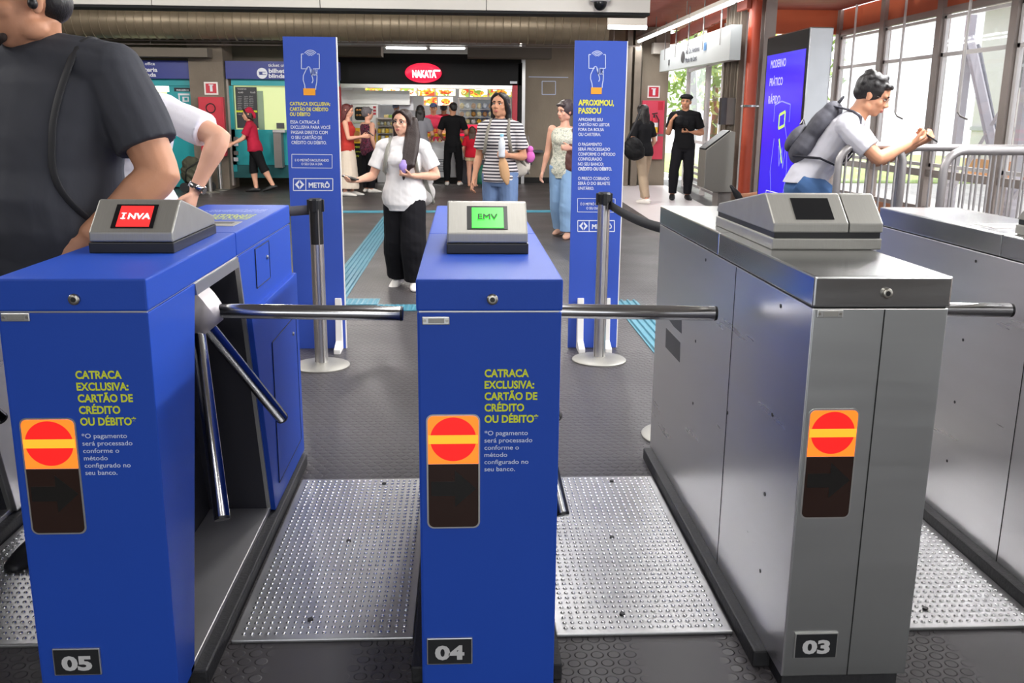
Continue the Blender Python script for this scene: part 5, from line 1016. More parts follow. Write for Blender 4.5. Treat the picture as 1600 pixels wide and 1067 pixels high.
    def hair(s, kind, m, par, vox):
        k = s.k; hv = lambda *p: s.head + s.hrot @ (V(p) * k); E = lambda c, r: ellipsoid(hv(*c), tuple(x * k for x in r), s.hrot, 18); P_ = []
        if kind in ('short', 'buzz', 'curly', 'thick'):
            g = {'short': .008, 'buzz': .004, 'curly': .016, 'thick': .02}[kind]
            P_.append(E((0, .026, .04), (.074 + g, .088 + g, .076 + g))); P_.append(E((0, .056, -.005), (.062 + g * .5, .05 + g, .055)))
            if kind in ('curly', 'thick'):
                random.seed(int(k * 1e4)); 
                for i in range(26):
                    a, b = random.uniform(0, 2 * PI), random.uniform(.05, 1.2); P_.append(E((.075 * math.cos(a) * math.cos(b * .9), .03 + .085 * math.sin(a) * math.cos(b * .9), .045 + .085 * math.sin(b)), (.022, .022, .02)))
                for x in (-.045, -.015, .02, .05): P_.append(E((x, -.062, .082), (.024, .024, .018)))
        elif kind in ('long', 'longfront', 'bob', 'mid'):
            P_.append(E((0, .022, .036), (.082, .094, .084))); P_.append(E((0, .05, -.02), (.080, .058, .085)))
            for q in (-1, 1): P_.append(tube([hv(q * .02, -.066, .098), hv(q * .060, -.045, .060), hv(q * .078, -.012, .0), hv(q * .077, .015, -.06)], [.018 * k, .02 * k, .02 * k, .022 * k], 10, 'round'))
            L = {'bob': .05, 'mid': .16, 'long': .34, 'longfront': .2}[kind]; b0 = hv(0, .06, -.06); down = V((0, .12, -1)).normalized(); back = s.hrot @ V((0, 1, 0))
            for x in (-.055, -.02, .02, .055): p = hv(x, .055, -.05); P_.append(tube([p, p + V((0, .01, -.4 * L)), p + V((0, .04, -L))], [.036 * k, .034 * k, .02 * k], 12, 'round'))
            for q in (-1, 1): p = hv(q * .074, .02, -.03); P_.append(tube([p, p + V((q * .005, .012, -L * .5)), p + V((0, .03, -L * .85))], [.026 * k, .026 * k, .014 * k], 10, 'round'))
            if kind == 'longfront':
                p = hv(.078, .0, -.03); f = s.lat
                for d in (-.02, .012, .04, .065): P_.append(tube([p + f * d * .5 + V((0, .02, .05)), p + V((.005, -.02, -.08)) + f * d * .8, p + V((-.005, -.075, -.2)) + f * d * .9, p + V((-.015, -.115, -.31)) + f * d * .8, p + V((-.025, -.12, -.40 + d)) + f * d * .5], [.032 * k, .034 * k, .032 * k, .03 * k, .012 * k], 10, 'round'))
        return blob('hair', P_, m, par, vox, 3, wrinkle=.0025 if kind not in ('buzz',) else 0)
def bust(F, H, build, inf):
    rot = Matrix((F.lat, F.spine.cross(F.lat), F.spine)).transposed()
    return ellipsoid(F.pel + F.spine * .19 * H - F.spine.cross(F.lat) * .034 * H * build, (.076 * H * build + inf, .05 * H * build + inf, .046 * H * build + inf), rot, 18)
def snap(path, o, off):
    from mathutils.bvhtree import BVHTree
    me = o.data; t = BVHTree.FromPolygons([v.co for v in me.vertices], [p.vertices for p in me.polygons]); out = []
    for a, b in zip(path, path[1:]):
        for i in range(5):
            q = V(a).lerp(V(b), i / 5); h = t.find_nearest(q); out.append(h[0] + h[1] * off)
    h = t.find_nearest(V(path[-1])); out.append(h[0] + h[1] * off)
    for _ in range(5): out = [out[0]] + [(p + q * 2 + r_) / 4 for p, q, r_ in zip(out, out[1:], out[2:])] + [out[-1]]
    return out
def person(label, g, rot, H, pose, skin, hair, top, bottom, shoes, fem=False, build=1.0, vox=.009, face=True, loose=.012, sh=None, extra=None, belly=0, depth=1.0):
    """top = (kind, material), bottom = (kind, material), shoes = (kind, material)"""
    r = empty('person', label, 'person', (g[0], g[1], g[2] if len(g) > 2 else 0), math.radians(rot)); F = Fig(H, pose, fem, build, sh); parts = [F.torso(0, belly=belly, depth=depth)] + F.headparts()
    for k in 'LR':
        parts += [F.ball(F.S[k], .036 * H * build * (.86 if fem else 1)), F.arm(k), F.leg(k)] + F.hand(k)
        if shoes[0] in ('flip', 'none'): parts += F.foot(k)
        parts.append(F.ball(F.A[k], .024 * H))
    if fem:
        parts.append(bust(F, H, build, 0))
    body = blob('body', parts, SK[skin], r, vox, 2, 0)
    if face: F.face(r)
    if hair: F.hair(hair[0], HAIR[hair[1]], r, vox)
    kind, m = top[:2]; inf = .008
    if kind:
        hem = {'tee': -.045, 'long': -.13, 'tank': -.09, 'crop': .06, 'polo': -.03}[kind] if len(top) < 3 else top[2]
        tp = [F.torso(inf, hem, .276, loose, belly=belly, depth=depth)]
        if fem:
            tp.append(bust(F, H, build, inf))
        if kind in ('tee', 'long', 'polo'):
            for k in 'LR': tp += [F.ball(F.S[k], .036 * H * build * (.9 if fem else 1) + inf), F.arm(k, .72 if kind != 'long' else .72, inf, .014 + loose * .4), tube([F.neck - F.spine * .016 * H, F.S[k]], [.050 * H * build ** .5, .036 * H * build + inf * .8], 14, 'round')]
        F.shirt = blob('shirt', tp, m, r, vox, 3, wrinkle=.004, seed=H * 7)
    kind, m = bottom
    if kind:
        bp = [F.torso(.003, -.07, .03, .0, depth=depth)]
        e = {'trousers': 1.93, 'jeans': 1.95, 'wide': 1.96, 'capri': 1.22, 'shorts': .42, 'skirt': 0}[kind]; w = {'trousers': 1.08, 'jeans': 1.1, 'wide': 1.42, 'capri': 1.05, 'shorts': 1.12, 'skirt': 1}[kind]
        if kind == 'skirt':
            c = F.pel; pts = [c + V((0, 0, .035 * H)), c - V((0, 0, .06 * H)), c - V((0, 0, .2 * H)), c - V((.01, 0, .45 * H))]; bp.append(tube(pts, [.085 * H, .105 * H, .112 * H, .125 * H], 20, True, [.75, .75, .85, .9]))
        else:
            for k in 'LR': bp.append(F.leg(k, e, .008 if kind != 'wide' else .005, .012 if kind in ('trousers', 'jeans') else (.03 if kind == 'wide' else .01), w))
        blob('trousers' if kind not in ('skirt', 'shorts') else kind, bp, m, r, vox, 3, .012, .004, seed=H * 3)
    kind, m = shoes
    for k in 'LR':
        if kind == 'shoe':
            so = blob('shoe', F.foot(k, .007) + [tube([F.A[k] + V((0, 0, .0)), F.A[k] - V((0, 0, .02 * H))], [.027 * H, .028 * H], 12, True)], m, r, vox * .8, 2, F.A[k].z - .046 * H if F.fd[k].z > -.2 else None)
        elif kind == 'flip':
            a = F.A[k]; d = F.fd[k]; sd = d.cross(V((0, 0, 1))).normalized(); mb = MB(); c = a + d * .04 * H; c.z = a.z - .040 * H
            mb.add([c + d * .09 * H * math.cos(t) + sd * .034 * H * math.sin(t) + V((0, 0, z)) for z in (-.008, .006) for t in [i * PI / 8 for i in range(16)]], [tuple(range(16))[::-1], tuple(range(16, 32))] + [(i, (i + 1) % 16, 16 + (i + 1) % 16, 16 + i) for i in range(16)]); mb.build('sandal', m, r)
    if extra: extra(r, F)
    return r, F
def loc(x, y): g = G(x, y); return (g.x, g.y)
def wpt(r, p): return Matrix.Translation(r.location) @ Matrix.Rotation(r.rotation_euler.z, 4, 'Z') @ V(p)
def backpack(label, r, F, m, big=1.0, off=(0, .12, .17), strapm=None):
    """worn bag: a thing of its own placed against the wearer's back, with straps over the shoulders"""
    b = empty('backpack', label, 'backpack', r.location, r.rotation_euler.z); H = F.H; c = F.pel + F.spine * off[2] * H + F.lat * off[0] + F.spine.cross(F.lat).normalized() * off[1]
    up = F.spine; bk = up.cross(F.lat).normalized(); rot = Matrix((F.lat, bk, up)).transposed(); P_ = [ellipsoid(c + up * .06 * big, (.135 * big, .075 * big, .15 * big), rot, 18), ellipsoid(c - up * .09 * big, (.145 * big, .09 * big, .13 * big), rot, 18), ellipsoid(c + up * .17 * big, (.10 * big, .06 * big, .06 * big), rot, 14)]
    blob('bag_body', P_, m, b, .008, 2, wrinkle=.005); blob('front_pocket', [ellipsoid(c - up * .09 * big + bk * .075 * big, (.11 * big, .05 * big, .1 * big), rot, 16)], m, b, .008, 2)
    MB().tube([c - up * .0 * big + bk * .098 * big - F.lat * .11 * big, c + up * .03 * big + bk * .115 * big, c + bk * .098 * big + F.lat * .11 * big], .004, 6).build('zip', M['steelgrey'], b)
    MB().tube([c + up * .22 * big - F.lat * .03, c + up * .27 * big, c + up * .22 * big + F.lat * .03], .009, 8).build('grab_handle', strapm or m, b, True)
    for k, q in (('L', 1), ('R', -1)):
        s = F.S[k]; fr = -bk; a = c + up * .2 * big + F.lat * q * .07; t1 = s + up * (.052 * H) - F.lat * q * .045 * H; p = [a, t1 + bk * .03, t1 + fr * .035, s - F.lat * q * .035 * H + fr * .075 * H - up * .03 * H, s - F.lat * q * .02 * H + fr * .07 * H - up * .13 * H, F.pel + up * .12 * H + F.lat * q * .105 * H - fr * .0, c - up * .17 * big + F.lat * q * .12 * big]
        MB().tube(p, [.02] * 7, 10, 'round', [.35] * 7, F.lat).build('strap', strapm or m, b, True)
    return b
def thing_at(name, label, cat, mb, m, pos, rz=0, smooth=False):
    o = mb.build(name, m, None, smooth); o.location = pos; o.rotation_euler.z = rz; return tag(o, label, cat)
def phone(label, pos, rz=0, tilt=-.6, m='black'):
    t = empty('phone', label, 'phone', pos, rz); t.rotation_euler = (tilt, 0, rz); MB().prism(rrect(-.036, -.074, .036, .074, .01), 1, -.004, .004).build('case', M[m], t); MB().box((-.032, -.0055, -.068), (.032, -.004, .068)).build('screen', M['glassblack'], t); return t
# --- big man at the left gate
C_char = cloth('charcoal_cotton', '3f4046', .8, .06, .35)
def man_extra(r, F):
    k = F.k; hv = lambda *p: F.head + F.hrot @ (V(p) * k); e = MB(); v, f = ellipsoid(hv(.082, .004, -.012), (.012 * k, .012 * k, .014 * k), F.hrot, 14); e.add(v, f); e.build('earbud', M['black'], r, True)
    e = []
    for i in range(26):
        a = -1.15 + 2.3 * i / 25; e.append(ellipsoid(hv(.036 * math.sin(a), -.062 - .020 * math.cos(a), -.092 + .008 * abs(a)), (.011 * k, .010 * k, .012 * k), F.hrot, 8))
    blob('beard', e, M['brow'], r, .006, 2)
    P_ = snap([F.neck + F.lat * .08 * F.H + V((0, .12, .0)), F.neck + F.lat * .082 * F.H + V((0, .03, .08)), F.neck + F.lat * .082 * F.H + V((0, -.10, .0)), F.neck + F.lat * .082 * F.H + V((0, -.24, -.12)), F.neck + F.lat * .086 * F.H + V((0, -.26, -.20)), F.pel + F.lat * .094 * F.H + V((0, -.28, .13 * F.H)), F.pel + F.lat * .108 * F.H + V((0, -.2, .07 * F.H)), F.pel + F.lat * .125 * F.H + V((0, -.1, .03 * F.H))], F.shirt, .006)
    MB().tube(P_, .013, 10, 'round', [.4] * len(P_), F.lat).build('shoulder_strap', M['belt'], r, True)
MANG = (-1.27, 3.05)
rm, Fm = person('big man in charcoal t-shirt with a thin shoulder strap and black earbud, behind gate 05', MANG, -14, 1.96, {'necklen': .082, 'neckdir': (-.02, -.22, .6), 'shrug': .004, 'UL': (.42, -.05, -.9), 'FL': (-.62, -.42, -.62), 'HL': (-.55, -.3, -.78), 'NL': (-.6, .75, 0), 'curlL': .5, 'UR': (-.08, 0, -1), 'FR': (.1, -.3, -1), 'head': (-46, 6, 0)}, 'tan', ('buzz', 'black'), ('tee', C_char), ('trousers', cloth('black_jeans', '202126')), ('shoe', M['shoeblack']), False, 1.22, .0075, True, .022, .116, man_extra, .035, 1.1)
# --- woman in white behind him, hand on hip
def watch(r, F):
    k = 'L'; w = F.Wr[k] - F.Fd[k] * .018; d = F.Fd[k]; MB().tube([w - d * .012, w + d * .012], .0375, 20, True).build('watch_band', M['chrome'], r, True)
    a = V((1, 0, 0)) - d * d.x; a.normalize(); MB().tube([w + a * .032, w + a * .042], .018, 20).build('watch_face', M['chrome'], r, 'auto')
WH = cloth('white_cotton', 'e9e6ee', .85, .03, .4)
person('person in white t-shirt, steel watch, hand on hip, behind the man in charcoal', (-1.55, 4.55), -8, 1.82, {'neckdir': (-.55, -.45, .5), 'UL': (.8, -.25, -.30), 'FL': (-.42, -.20, -.88), 'HL': (-.25, -.3, -.9), 'NL': (-1, 0, 0), 'curlL': .55, 'UR': (-.6, 0, -.8), 'FR': (.5, -.3, -.8), 'head': (35, 0, 0)}, 'fair', ('mid', 'fairbrown'), ('tee', WH), ('jeans', cloth('pale_trousers', 'b8a79c')), ('shoe', M['shoewhite']), True, 1.22, .008, True, .012, .108, watch)
# --- cleaner with red headscarf pushing a cart
RED = cloth('red_cotton', 'b52440', .8, .05)
def scarf(r, F):
    k = F.k; hv = lambda *p: F.head + F.hrot @ (V(p) * k); E = lambda c, q: ellipsoid(hv(*c), tuple(x * k for x in q), F.hrot, 16)
    blob('headscarf', [E((0, .025, .048), (.084, .098, .078)), E((0, .1, .01), (.05, .045, .05)), E((.02, .125, -.03), (.03, .03, .06)), E((0, .04, .1), (.06, .06, .04))], RED, r, .009, 2, wrinkle=.004)
cl, Fc = person('woman in red headscarf and red t-shirt pushing a cart past the ticket office', loc(402, 300), -86, 1.56, {'spine': (0, -.16, 1), 'UL': (.05, -.45, -.85), 'FL': (0, -.85, -.45), 'UR': (-.05, -.5, -.85), 'FR': (0, -.9, -.4), 'TL': (0, .42, -1), 'CL': (0, .5, -1), 'TR': (0, -.16, -1), 'CR': (0, .1, -1), 'footL': (.05, -1, -.25), 'head': (0, 4, 0)}, 'fair', ('bob', 'dark'), ('tee', RED), ('capri', cloth('black_leggings', '17171a')), ('shoe', M['shoeblack']), True, 1.12, .009, True, .022, extra=scarf)
hc_ = empty('hand_cart', 'black folding cart with a dark bundle, pushed by the woman in the red headscarf', 'cart', (cl.location.x - 1.0, cl.location.y, 0))
MB().tube([(.42, -.16, .86), (.42, .16, .86)], .016, 8).tube([(.42, -.16, .86), (-.25, -.16, .42), (-.3, -.16, .1)], .012, 8).tube([(.42, .16, .86), (-.25, .16, .42), (-.3, .16, .1)], .012, 8).build('frame', M['black'], hc_, True)
for x, y in ((-.3, -.17), (-.3, .17), (.1, -.17), (.1, .17)): MB().lathe([(.09, -.015), (.09, .015)], (x, y, .09), 18, 1).build('wheel', M['rubber'], hc_)
MB().box((-.36, -.16, .09), (.14, .16, .12)).tube([(.1, -.16, .1), (.05, -.16, .6)], .012, 8).tube([(.1, .16, .1), (.05, .16, .6)], .012, 8).build('base', M['black'], hc_)
blob('bundle', [ellipsoid((-.15, 0, .34), (.26, .18, .22), None, 14), ellipsoid((-.2, .0, .52), (.18, .15, .14), None, 14)], cloth('dark_camouflage', '4c4c40', .9, .5), hc_, .012, 2, wrinkle=.02)
# --- woman with phone in long cream skirt
def slit(r, F): pass
rsk, F = person('red-haired woman in long cream skirt looking at her phone, beside the left blue banner', loc(546, 306), 84, 1.64, {'UL': (.1, -.15, -1), 'FL': (-.2, -.95, .12), 'UR': (-.08, -.2, -1), 'FR': (.1, -.95, .15), 'head': (0, 10, 0), 'TL': (0, -.12, -1), 'TR': (0, .12, -1)}, 'pink', ('mid', 'red'), ('tank', cloth('brick_red_top', 'b83a34')), ('skirt', cloth('cream_linen', 'e2d4c4', .85, .05)), ('shoe', M['shoewhite']), True, 1.0, .009)
q = wpt(rsk, F.Wr['L'] + F.hdir['L'] * .09); phone('phone held by the red-haired woman in the cream skirt', q + V((.03, 0, .05)), math.radians(80), -.9)
# --- older woman in patterned tank top
PAT = pattern('plum_patterned_cloth', [hexc('2a1626'), hexc('8a3050'), hexc('1a1018'), hexc('6a3a50')], 26, .85, 0, (1, 1, .5))
person('short-haired woman in plum patterned sleeveless top and black trousers at the snack shop', loc(577, 301), 128, 1.58, {'UL': (.15, .1, -1), 'FL': (0, -.45, -1), 'UR': (-.15, .1, -1), 'FR': (.05, -.4, -1), 'head': (-12, 0, 0)}, 'pink', ('curly', 'silver'), ('tank', PAT), ('trousers', cloth('black_trousers', '15151a')), ('shoe', M['shoewhite']), True, 1.14, .009)
# --- walking woman in white shirt, the largest figure in the hall
def glasses(r, F):
    k = F.k; hv = lambda *p: F.head + F.hrot @ (V(p) * k); g = MB()
    for q in (-1, 1): g.tube([hv(q * .031 + .0225 * math.cos(a), -.0925, .004 + .017 * math.sin(a)) for a in [i * PI / 8 for i in range(17)]], .0013 * k, 5); g.tube([hv(q * .053, -.09, .008), hv(q * .074, .0, .008)], .0013 * k, 5)
    g.tube([hv(-.009, -.0925, .006), hv(.009, -.0925, .006)], .0013 * k, 5); g.build('glasses', M['steelgrey'], r, True)
ww, F = person('long-haired woman in white t-shirt and wide black trousers walking towards the gates', loc(634, 449), -10, 1.515, {'UL': (.42, .06, -.9), 'FL': (-.78, -.62, .03), 'HL': (-.9, -.4, .1), 'NL': (0, .25, 1), 'curlL': .7, 'UR': (-.34, -.12, -.92), 'FR': (-.38, -.92, -.12), 'HR': (-.45, -.9, .0), 'NR': (.2, 0, 1), 'curlR': .45, 'TR': (-.03, .12, -1), 'CR': (-.03, .32, -1), 'TL': (.06, -.20, -1), 'CL': (.02, .16, -1), 'footR': (-.2, -1, -.3), 'head': (-14, 0, 4), 'shrug': -.004}, 'fair', ('longfront', 'dark'), ('tee', cloth('white_tee', 'e6e2e0', .85, .03, .5), -.085), ('wide', cloth('black_wide_trousers', '17161a')), ('shoe', M['shoewhite']), True, 1.14, .0065, True, .028, .112, glasses)
backpack('light grey backpack hanging low on the woman in the white t-shirt', ww, F, cloth('light_grey_canvas', 'bdb8b4', .85, .08), .95, (.10, .15, .06), cloth('grey_strap', '9c9a90', .85))
q = wpt(ww, F.Wr['R'] + F.hdir['R'] * .085 + V((0, 0, .028))); phone('dark phone with red edge in the outstretched hand of the woman in white', q, math.radians(70), -1.35)
q = wpt(ww, F.Wr['L'] + F.hdir['L'] * .075); b = MB(); v, f = tube([(0, 0, -.02), (0, 0, -.01), (0, 0, .03), (0, 0, .045)], [.025, .035, .04, .025], 14, 'round', [.5] * 4); b.add(v, f)
thing_at('card_pouch', 'small lilac pouch held before her chest by the woman in white', 'pouch', b, mat('lilac_plastic', hexc('9d86c8'), .4, 0, .1, 9), q + V((0, -.015, .055)), math.radians(15), True)
# --- customers at the counter
person('customer in grey t-shirt with dark ponytail, seen from behind at the counter', loc(658, 289), 172, 1.66, {'UL': (.3, -.2, -.9), 'FL': (-.1, -.8, -.3), 'UR': (-.3, -.2, -.9), 'FR': (.2, -.8, -.3), 'head': (8, 6, 0)}, 'fair', ('mid', 'black'), ('tee', cloth('grey_marl', '9a9aa2')), ('jeans', cloth('navy_trousers', '26304e')), ('shoe', M['shoeblack']), True, 1.1, .01, False)
person('man all in black with white trainers, seen from behind at the counter', loc(708, 290), 176, 1.72, {'UL': (.3, -.12, -.9), 'FL': (-.1, -.7, -.3), 'UR': (-.3, -.12, -.9), 'FR': (.1, -.7, -.3), 'TL': (.12, 0, -1), 'TR': (-.14, 0, -1), 'head': (30, 5, 0)}, 'tan', ('short', 'black'), ('long', cloth('black_knit', '151518')), ('trousers', cloth('black_twill', '121215')), ('shoe', M['shoewhite']), False, 1.0, .01, False, .012)
person('girl in red t-shirt, beige shorts and sandals, seen from behind at the counter', loc(738, 292), 172, 1.24, {'UL': (.3, -.1, -.9), 'FL': (.0, -.5, -.5), 'UR': (-.3, -.1, -.9), 'FR': (0, -.5, -.5), 'head': (0, 5, 0)}, 'pink', ('mid', 'brown'), ('tee', cloth('scarlet_cotton', 'c81e34')), ('shorts', cloth('beige_cotton', 'cdb592')), ('flip', M['rubber']), True, 1.12, .009, False, .02)
# --- staff behind the counter
def cap(r, F):
    k = F.k; hv = lambda *p: F.head + F.hrot @ (V(p) * k); E = lambda c, q: ellipsoid(hv(*c), tuple(x * k for x in q), F.hrot, 16)
    blob('cap', [E((0, .015, .062), (.084, .095, .062)), E((0, -.085, .058), (.062, .06, .012))], cloth('navy_cap', '2c3550'), r, .009, 2)
def net(r, F):
    k = F.k; hv = lambda *p: F.head + F.hrot @ (V(p) * k); blob('hair_cover', [ellipsoid(hv(0, .02, .05), (.088 * k, .1 * k, .08 * k), F.hrot, 16)], cloth('blue_grey_cap', '6d7488'), r, .009, 2)
PINK = cloth('pinkish_red_polo', 'd03a58')
p0 = P(678, 250, 22.0); person('server in navy cap and pinkish red polo facing out behind the counter', (p0.x, 21.95), 6, 1.72, {'UL': (.2, -.1, -1), 'FL': (-.3, -.8, -.4), 'UR': (-.2, -.1, -1), 'FR': (.3, -.8, -.4), 'head': (-8, 8, 0)}, 'tan', ('short', 'black'), ('polo', PINK), ('trousers', cloth('dark_trousers', '202026')), ('shoe', M['shoeblack']), False, 1.0, .01, True, .012, None, cap)
p0 = P(693, 250, 22.8); person('server in red printed t-shirt with back turned, behind the counter', (p0.x + .02, 22.6), 178, 1.74, {'UL': (.2, -.1, -1), 'FL': (-.1, -.8, -.3), 'UR': (-.2, -.1, -1), 'FR': (.1, -.8, -.3)}, 'brown', ('short', 'black'), ('tee', cloth('crimson_cotton', 'b01c30')), ('trousers', cloth('dark_trousers', '202026')), ('shoe', M['shoeblack']), False, 1.02, .01, False)
p0 = P(623, 250, 22.8); person('cook in blue-grey cap, mostly hidden behind the woman in white, in the kitchen', (p0.x, 22.5), 60, 1.72, {}, 'brown', None, ('tee', cloth('kitchen_white', 'dddddf')), ('trousers', cloth('dark_trousers', '202026')), ('shoe', M['shoeblack']), False, 1.0, .01, False, .012, None, net)
# --- woman in striped t-shirt
ST = stripes('striped_cotton', hexc('d9d3d2'), hexc('3a3740'), .031, .52)
g = P(781, 330, 9.4); g.z = 0
ws, F = person('woman in black and white striped t-shirt carrying a bottle, behind the central gate', (g.x, g.y), -14, 1.68, {'UL': (.22, .12, -.95), 'FL': (-.45, -.86, .08), 'HL': (-.5, -.85, .05), 'NL': (-.7, .4, .3), 'curlL': 1.0, 'UR': (-.2, .1, -1), 'FR': (-.1, -.4, -.8), 'head': (-12, -4, 3), 'TL': (.05, -.1, -1), 'TR': (-.04, .12, -1)}, 'tan', ('long', 'black'), ('tee', ST), ('jeans', cloth('blue_jeans', '6f86ac', .85, .12)), ('shoe', M['shoewhite']), True, 1.06, .0068, True, .014)
backpack('cream fabric backpack on the back of the woman in stripes', ws, F, cloth('cream_canvas', 'd6cdc0', .85, .1), .95, (.14, .15, .10), cloth('grey_strap', '8c877c', .85))
hp = wpt(ws, F.Wr['L'] + F.hdir['L'] * .085)
bt = empty('water_bottle', 'clear plastic water bottle with pale blue cap held by the woman in stripes', 'bottle', hp + V((-.005, -.02, -.02))); M['clear'] = mat('clear_plastic', hexc('cfd4da'), .12, 0, .1, 20, spec=.6); MB().lathe([(.03, 0), (.033, .02), (.031, .05), (.033, .08), (.033, .14), (.014, .19), (.013, .2)], (0, 0, 0), 18).build('bottle', M['clear'], bt, True); MB().lathe([(.018, .195), (.018, .215), (.014, .22)], (0, 0, 0), 16).build('cap', mat('blue_cap', hexc('8cc3d8'), .4), bt)
v, f = tube([(0, 0, -.02), (.01, .0, -.08), (.03, .0, -.19), (.05, 0, -.26)], [.022, .045, .05, .02], 12, 'round', [.6] * 4); thing_at('paper_bag', 'crumpled brown paper bag held by the woman in stripes under her bottle', 'bag', MB().add([V(p) + noise.noise_vector(V(p) * 25) * .008 for p in v], f), cloth('kraft_paper', 'c39a72', .8, .1, .8), hp, 0, True)
v, f = ellipsoid((0, 0, 0), (.05, .04, .06), None, 12); q = wpt(ws, F.pel + V((.28, .1, .10 * F.H))); plu = empty('plush_charm', 'small pink toy charm hanging from the cream backpack', 'charm', q); MB().add(v, f).build('charm_body', mat('pink_plush', hexc('d267b4'), .8, 0, .1, 30), plu, True); v, f = ellipsoid((0, 0, .07), (.035, .03, .035), None, 12); MB().add(v, f).build('charm_head', mat('pink_plush', hexc('d267b4'), .8, 0, .1, 30), plu, True)
MB().tube([(0, 0, .1), (-.02, .0, .2)], .004, 6).build('cord', M['steelgrey'], plu)
# --- older woman with handbag
LACE = pattern('pale_patterned_cloth', [hexc('d9d6c4'), hexc('b4b8a4'), hexc('e6e2d4'), hexc('a8ab9c')], 30, .85)
wo, F = person('older woman in pale sleeveless blouse and blue flared jeans, walking beside the right blue banner', loc(879, 370), -24, 1.64, {'UL': (.18, .0, -1), 'FL': (-.25, -.9, .25), 'HL': (-.6, -.8, .1), 'curlL': .9, 'UR': (-.22, .06, -1), 'FR': (-.22, -.1, -1), 'TL': (.05, -.2, -1), 'CL': (0, .05, -1), 'TR': (0, .15, -1), 'CR': (0, .35, -1), 'head': (-30, 6, 0)}, 'pink', ('thick', 'grey'), ('tank', LACE), ('wide', cloth('light_blue_jeans', '88a8cc', .85, .1)), ('shoe', mat('beige_shoe', hexc('c89c84'), .6)), True, 1.08, .0075)
hp = wpt(ws, V((0, 0, 0))); q = wpt(wo, F.pel + F.lat * .17 + V((0, -.06, .07 * F.H)))
hb_ = empty('handbag', 'dark brown leather handbag on the arm of the older woman', 'handbag', q, math.radians(-20)); LEA = mat('brown_leather', hexc('5c3632'), .5, 0, .15, 9, .2, 40)
blob('bag_body', [tube([(0, 0, -.17), (0, 0, -.14), (0, 0, .0), (0, 0, .15)], [.15, .17, .16, .13], 18, True, [.45] * 4)], LEA, hb_, .009, 2, wrinkle=.008); MB().tube([(-.08, 0, .13), (-.05, .0, .32), (.0, .02, .40), (.05, .0, .32), (.08, 0, .13)], .013, 8, 'round').build('handle', LEA, hb_, True)
# --- person with black shoulder bag, half behind the right banner
pb, F = person('person in black t-shirt and beige trousers turned away, half hidden by the right blue banner', loc(1003, 318), -150, 1.68, {'spine': (0, -.1, 1), 'UL': (.3, .05, -.95), 'FL': (-.1, -.7, -.2), 'UR': (-.25, .1, -.95), 'FR': (0, -.5, -.5), 'TL': (0, .2, -1), 'CL': (0, .35, -1), 'TR': (0, -.22, -1), 'CR': (0, .12, -1), 'head': (0, 4, 0)}, 'fair', ('mid', 'black'), ('tee', cloth('black_cotton', '18181b')), ('trousers', cloth('beige_trousers', 'b09c86')), ('shoe', M['shoewhite']), True, 1.0, .009, False)
sb2 = empty('shoulder_bag', 'slouchy black shoulder bag on the person half behind the right banner', 'bag', P(989, 232, 15.85)); blob('bag_body', [ellipsoid((0, 0, 0), (.17, .12, .19), None, 16), ellipsoid((.03, 0, -.06), (.18, .12, .14), None, 16)], cloth('black_nylon', '131315', .55), sb2, .01, 2, wrinkle=.012); MB().tube([(-.1, 0, .15), (.05, .05, .45), (.12, .12, .62)], .02, 8, 'round', [.4] * 3).build('strap', M['belt'], sb2, True)
# --- man in black by the exit
def flatcap(r, F):
    k = F.k; hv = lambda *p: F.head + F.hrot @ (V(p) * k); E = lambda c, q: ellipsoid(hv(*c), tuple(x * k for x in q), F.hrot, 16)
    blob('beret', [E((0, .01, .075), (.105, .112, .05)), E((0, -.06, .07), (.08, .05, .025))], cloth('black_felt', '161618'), r, .009, 2)
mb_, F = person('man in black t-shirt, cargo trousers and flat cap standing before the glass exit', loc(1064, 312), -6, 1.86, {'UL': (.32, .05, -.95), 'FL': (-.88, -.42, .08), 'HL': (-.95, -.3, 0), 'NL': (0, .3, 1), 'curlL': .8, 'UR': (-.25, -.05, -.95), 'FR': (.12, -.5, .8), 'HR': (.5, -.3, .7), 'curlR': .9, 'TL': (.06, 0, -1), 'TR': (-.16, -.05, -1), 'CR': (-.02, .05, -1), 'head': (-16, 2, 4)}, 'tan', ('short', 'black'), ('tee', cloth('black_tee', '17171a')), ('trousers', cloth('dark_cargo', '1d1d22')), ('shoe', M['shoeblack']), False, 1.08, .009, True, .014, None, flatcap)
q = wpt(mb_, F.pel + V((-.11, -.22, .215 * F.H))); blob_ = empty('jacket_bundle', 'bundled black jacket held at the chest of the man before the exit', 'jacket', q); blob('jacket_folds', [ellipsoid((0, 0, 0), (.1, .07, .10), None, 14), ellipsoid((.07, 0, -.03), (.09, .06, .07), None, 14)], cloth('black_jacket', '131316', .7), blob_, .01, 2, wrinkle=.014)
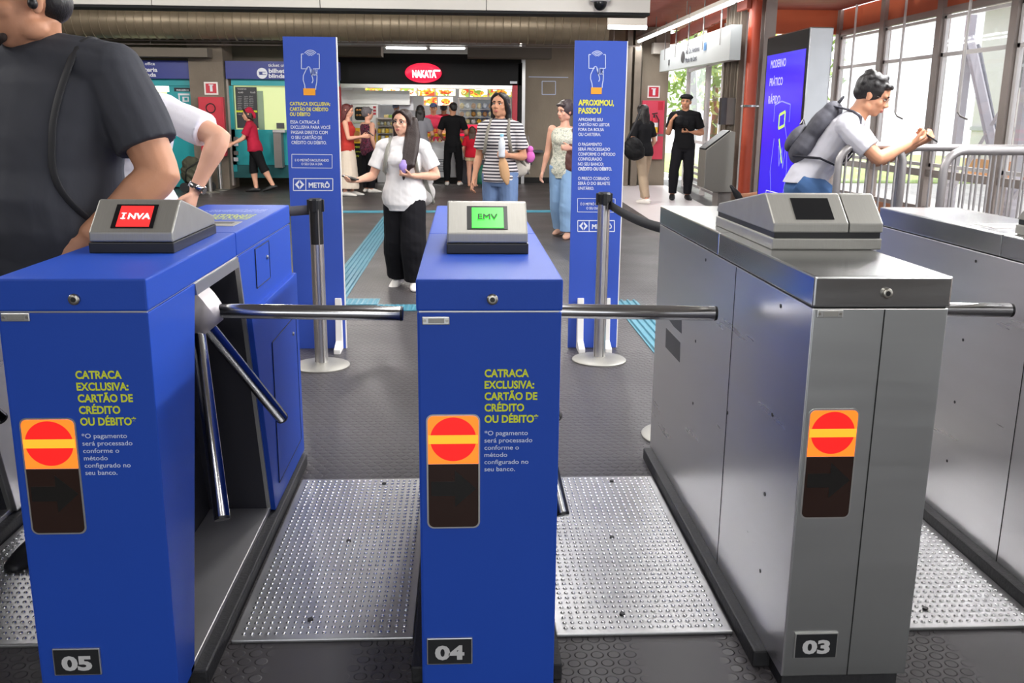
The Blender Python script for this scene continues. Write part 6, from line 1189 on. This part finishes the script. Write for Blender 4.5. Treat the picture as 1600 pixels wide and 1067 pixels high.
# --- man with backpack leaning on the barrier
gb = P(1287, 260, 6.75); GREYT = cloth('pale_grey_tee', 'cfcdd4', .85, .03, .4)
def gl2(r, F): glasses(r, F)
ml, F = person('man in pale grey t-shirt and blue jeans leaning on the barrier looking at his phone', (gb.x - .15, 6.72), 62, 1.88, {'spine': (0, -.68, 1), 'neckdir': (0, -.55, .8), 'UL': (.14, -.62, -.78), 'FL': (-.25, -.8, .40), 'HL': (-.3, -.8, .4), 'NL': (-.3, 0, 1), 'curlL': .8, 'UR': (-.1, -.75, -.68), 'FR': (.72, -.6, .34), 'HR': (.6, -.7, .4), 'NR': (.3, 0, 1), 'curlR': .8, 'TL': (.06, .06, -1), 'CL': (0, .06, -1), 'TR': (-.1, -.85, -.5), 'CR': (0, .45, -1), 'head': (0, 24, 0)}, 'tan', ('curly', 'black'), ('tee', GREYT, .005), ('jeans', cloth('denim', '46648f', .85, .12)), ('shoe', M['shoewhite']), False, 1.0, .007, True, .016, None, gl2)
backpack('dark grey backpack on the back of the man leaning on the barrier', ml, F, cloth('dark_grey_nylon', '54535a', .7, .1), 1.12, (0, .155, .17), cloth('dark_strap', '3c3b42', .7))
q = wpt(ml, (F.Wr['L'] + F.Wr['R']) / 2 + V((0, -.10, .06))); phone('phone in both hands of the man leaning on the barrier', q, math.radians(62), -1.0)
# --- person resting behind the advertising screen, one leg stretched out
bn = empty('bench', 'low grey bench behind the advertising screen', 'bench', (4.25, 11.4, 0)); MB().box((-.35, -.2, .42), (.35, .2, .47), .01).build('seat', M['steelgrey'], bn)
for x in (-.28, .28): MB().box((x - .03, -.16, 0), (x + .03, .16, .42)).build('leg', M['steelgrey'], bn)
person('person sitting behind the advertising screen with one leg and black shoe stretched out', (4.18, 11.35, .0), -88, 1.66, {'ground': False, 'UL': (.2, -.3, -.9), 'FL': (-.1, -.8, -.2), 'UR': (-.2, -.3, -.9), 'FR': (.1, -.8, -.2), 'TL': (.1, -1, .02), 'CL': (0, -.3, -.95), 'TR': (-.1, -1, .06), 'CR': (0, -1, -.05), 'footR': (-.1, -.5, .8)}, 'tan', ('short', 'black'), ('tee', cloth('dark_green_tee', '3c4038')), ('shorts', cloth('dark_shorts', '24262c')), ('shoe', M['shoeblack']), False, 1.0, .009, False, .012)[0].location.z = -.35
bpy.data.scenes.remove(TMP)
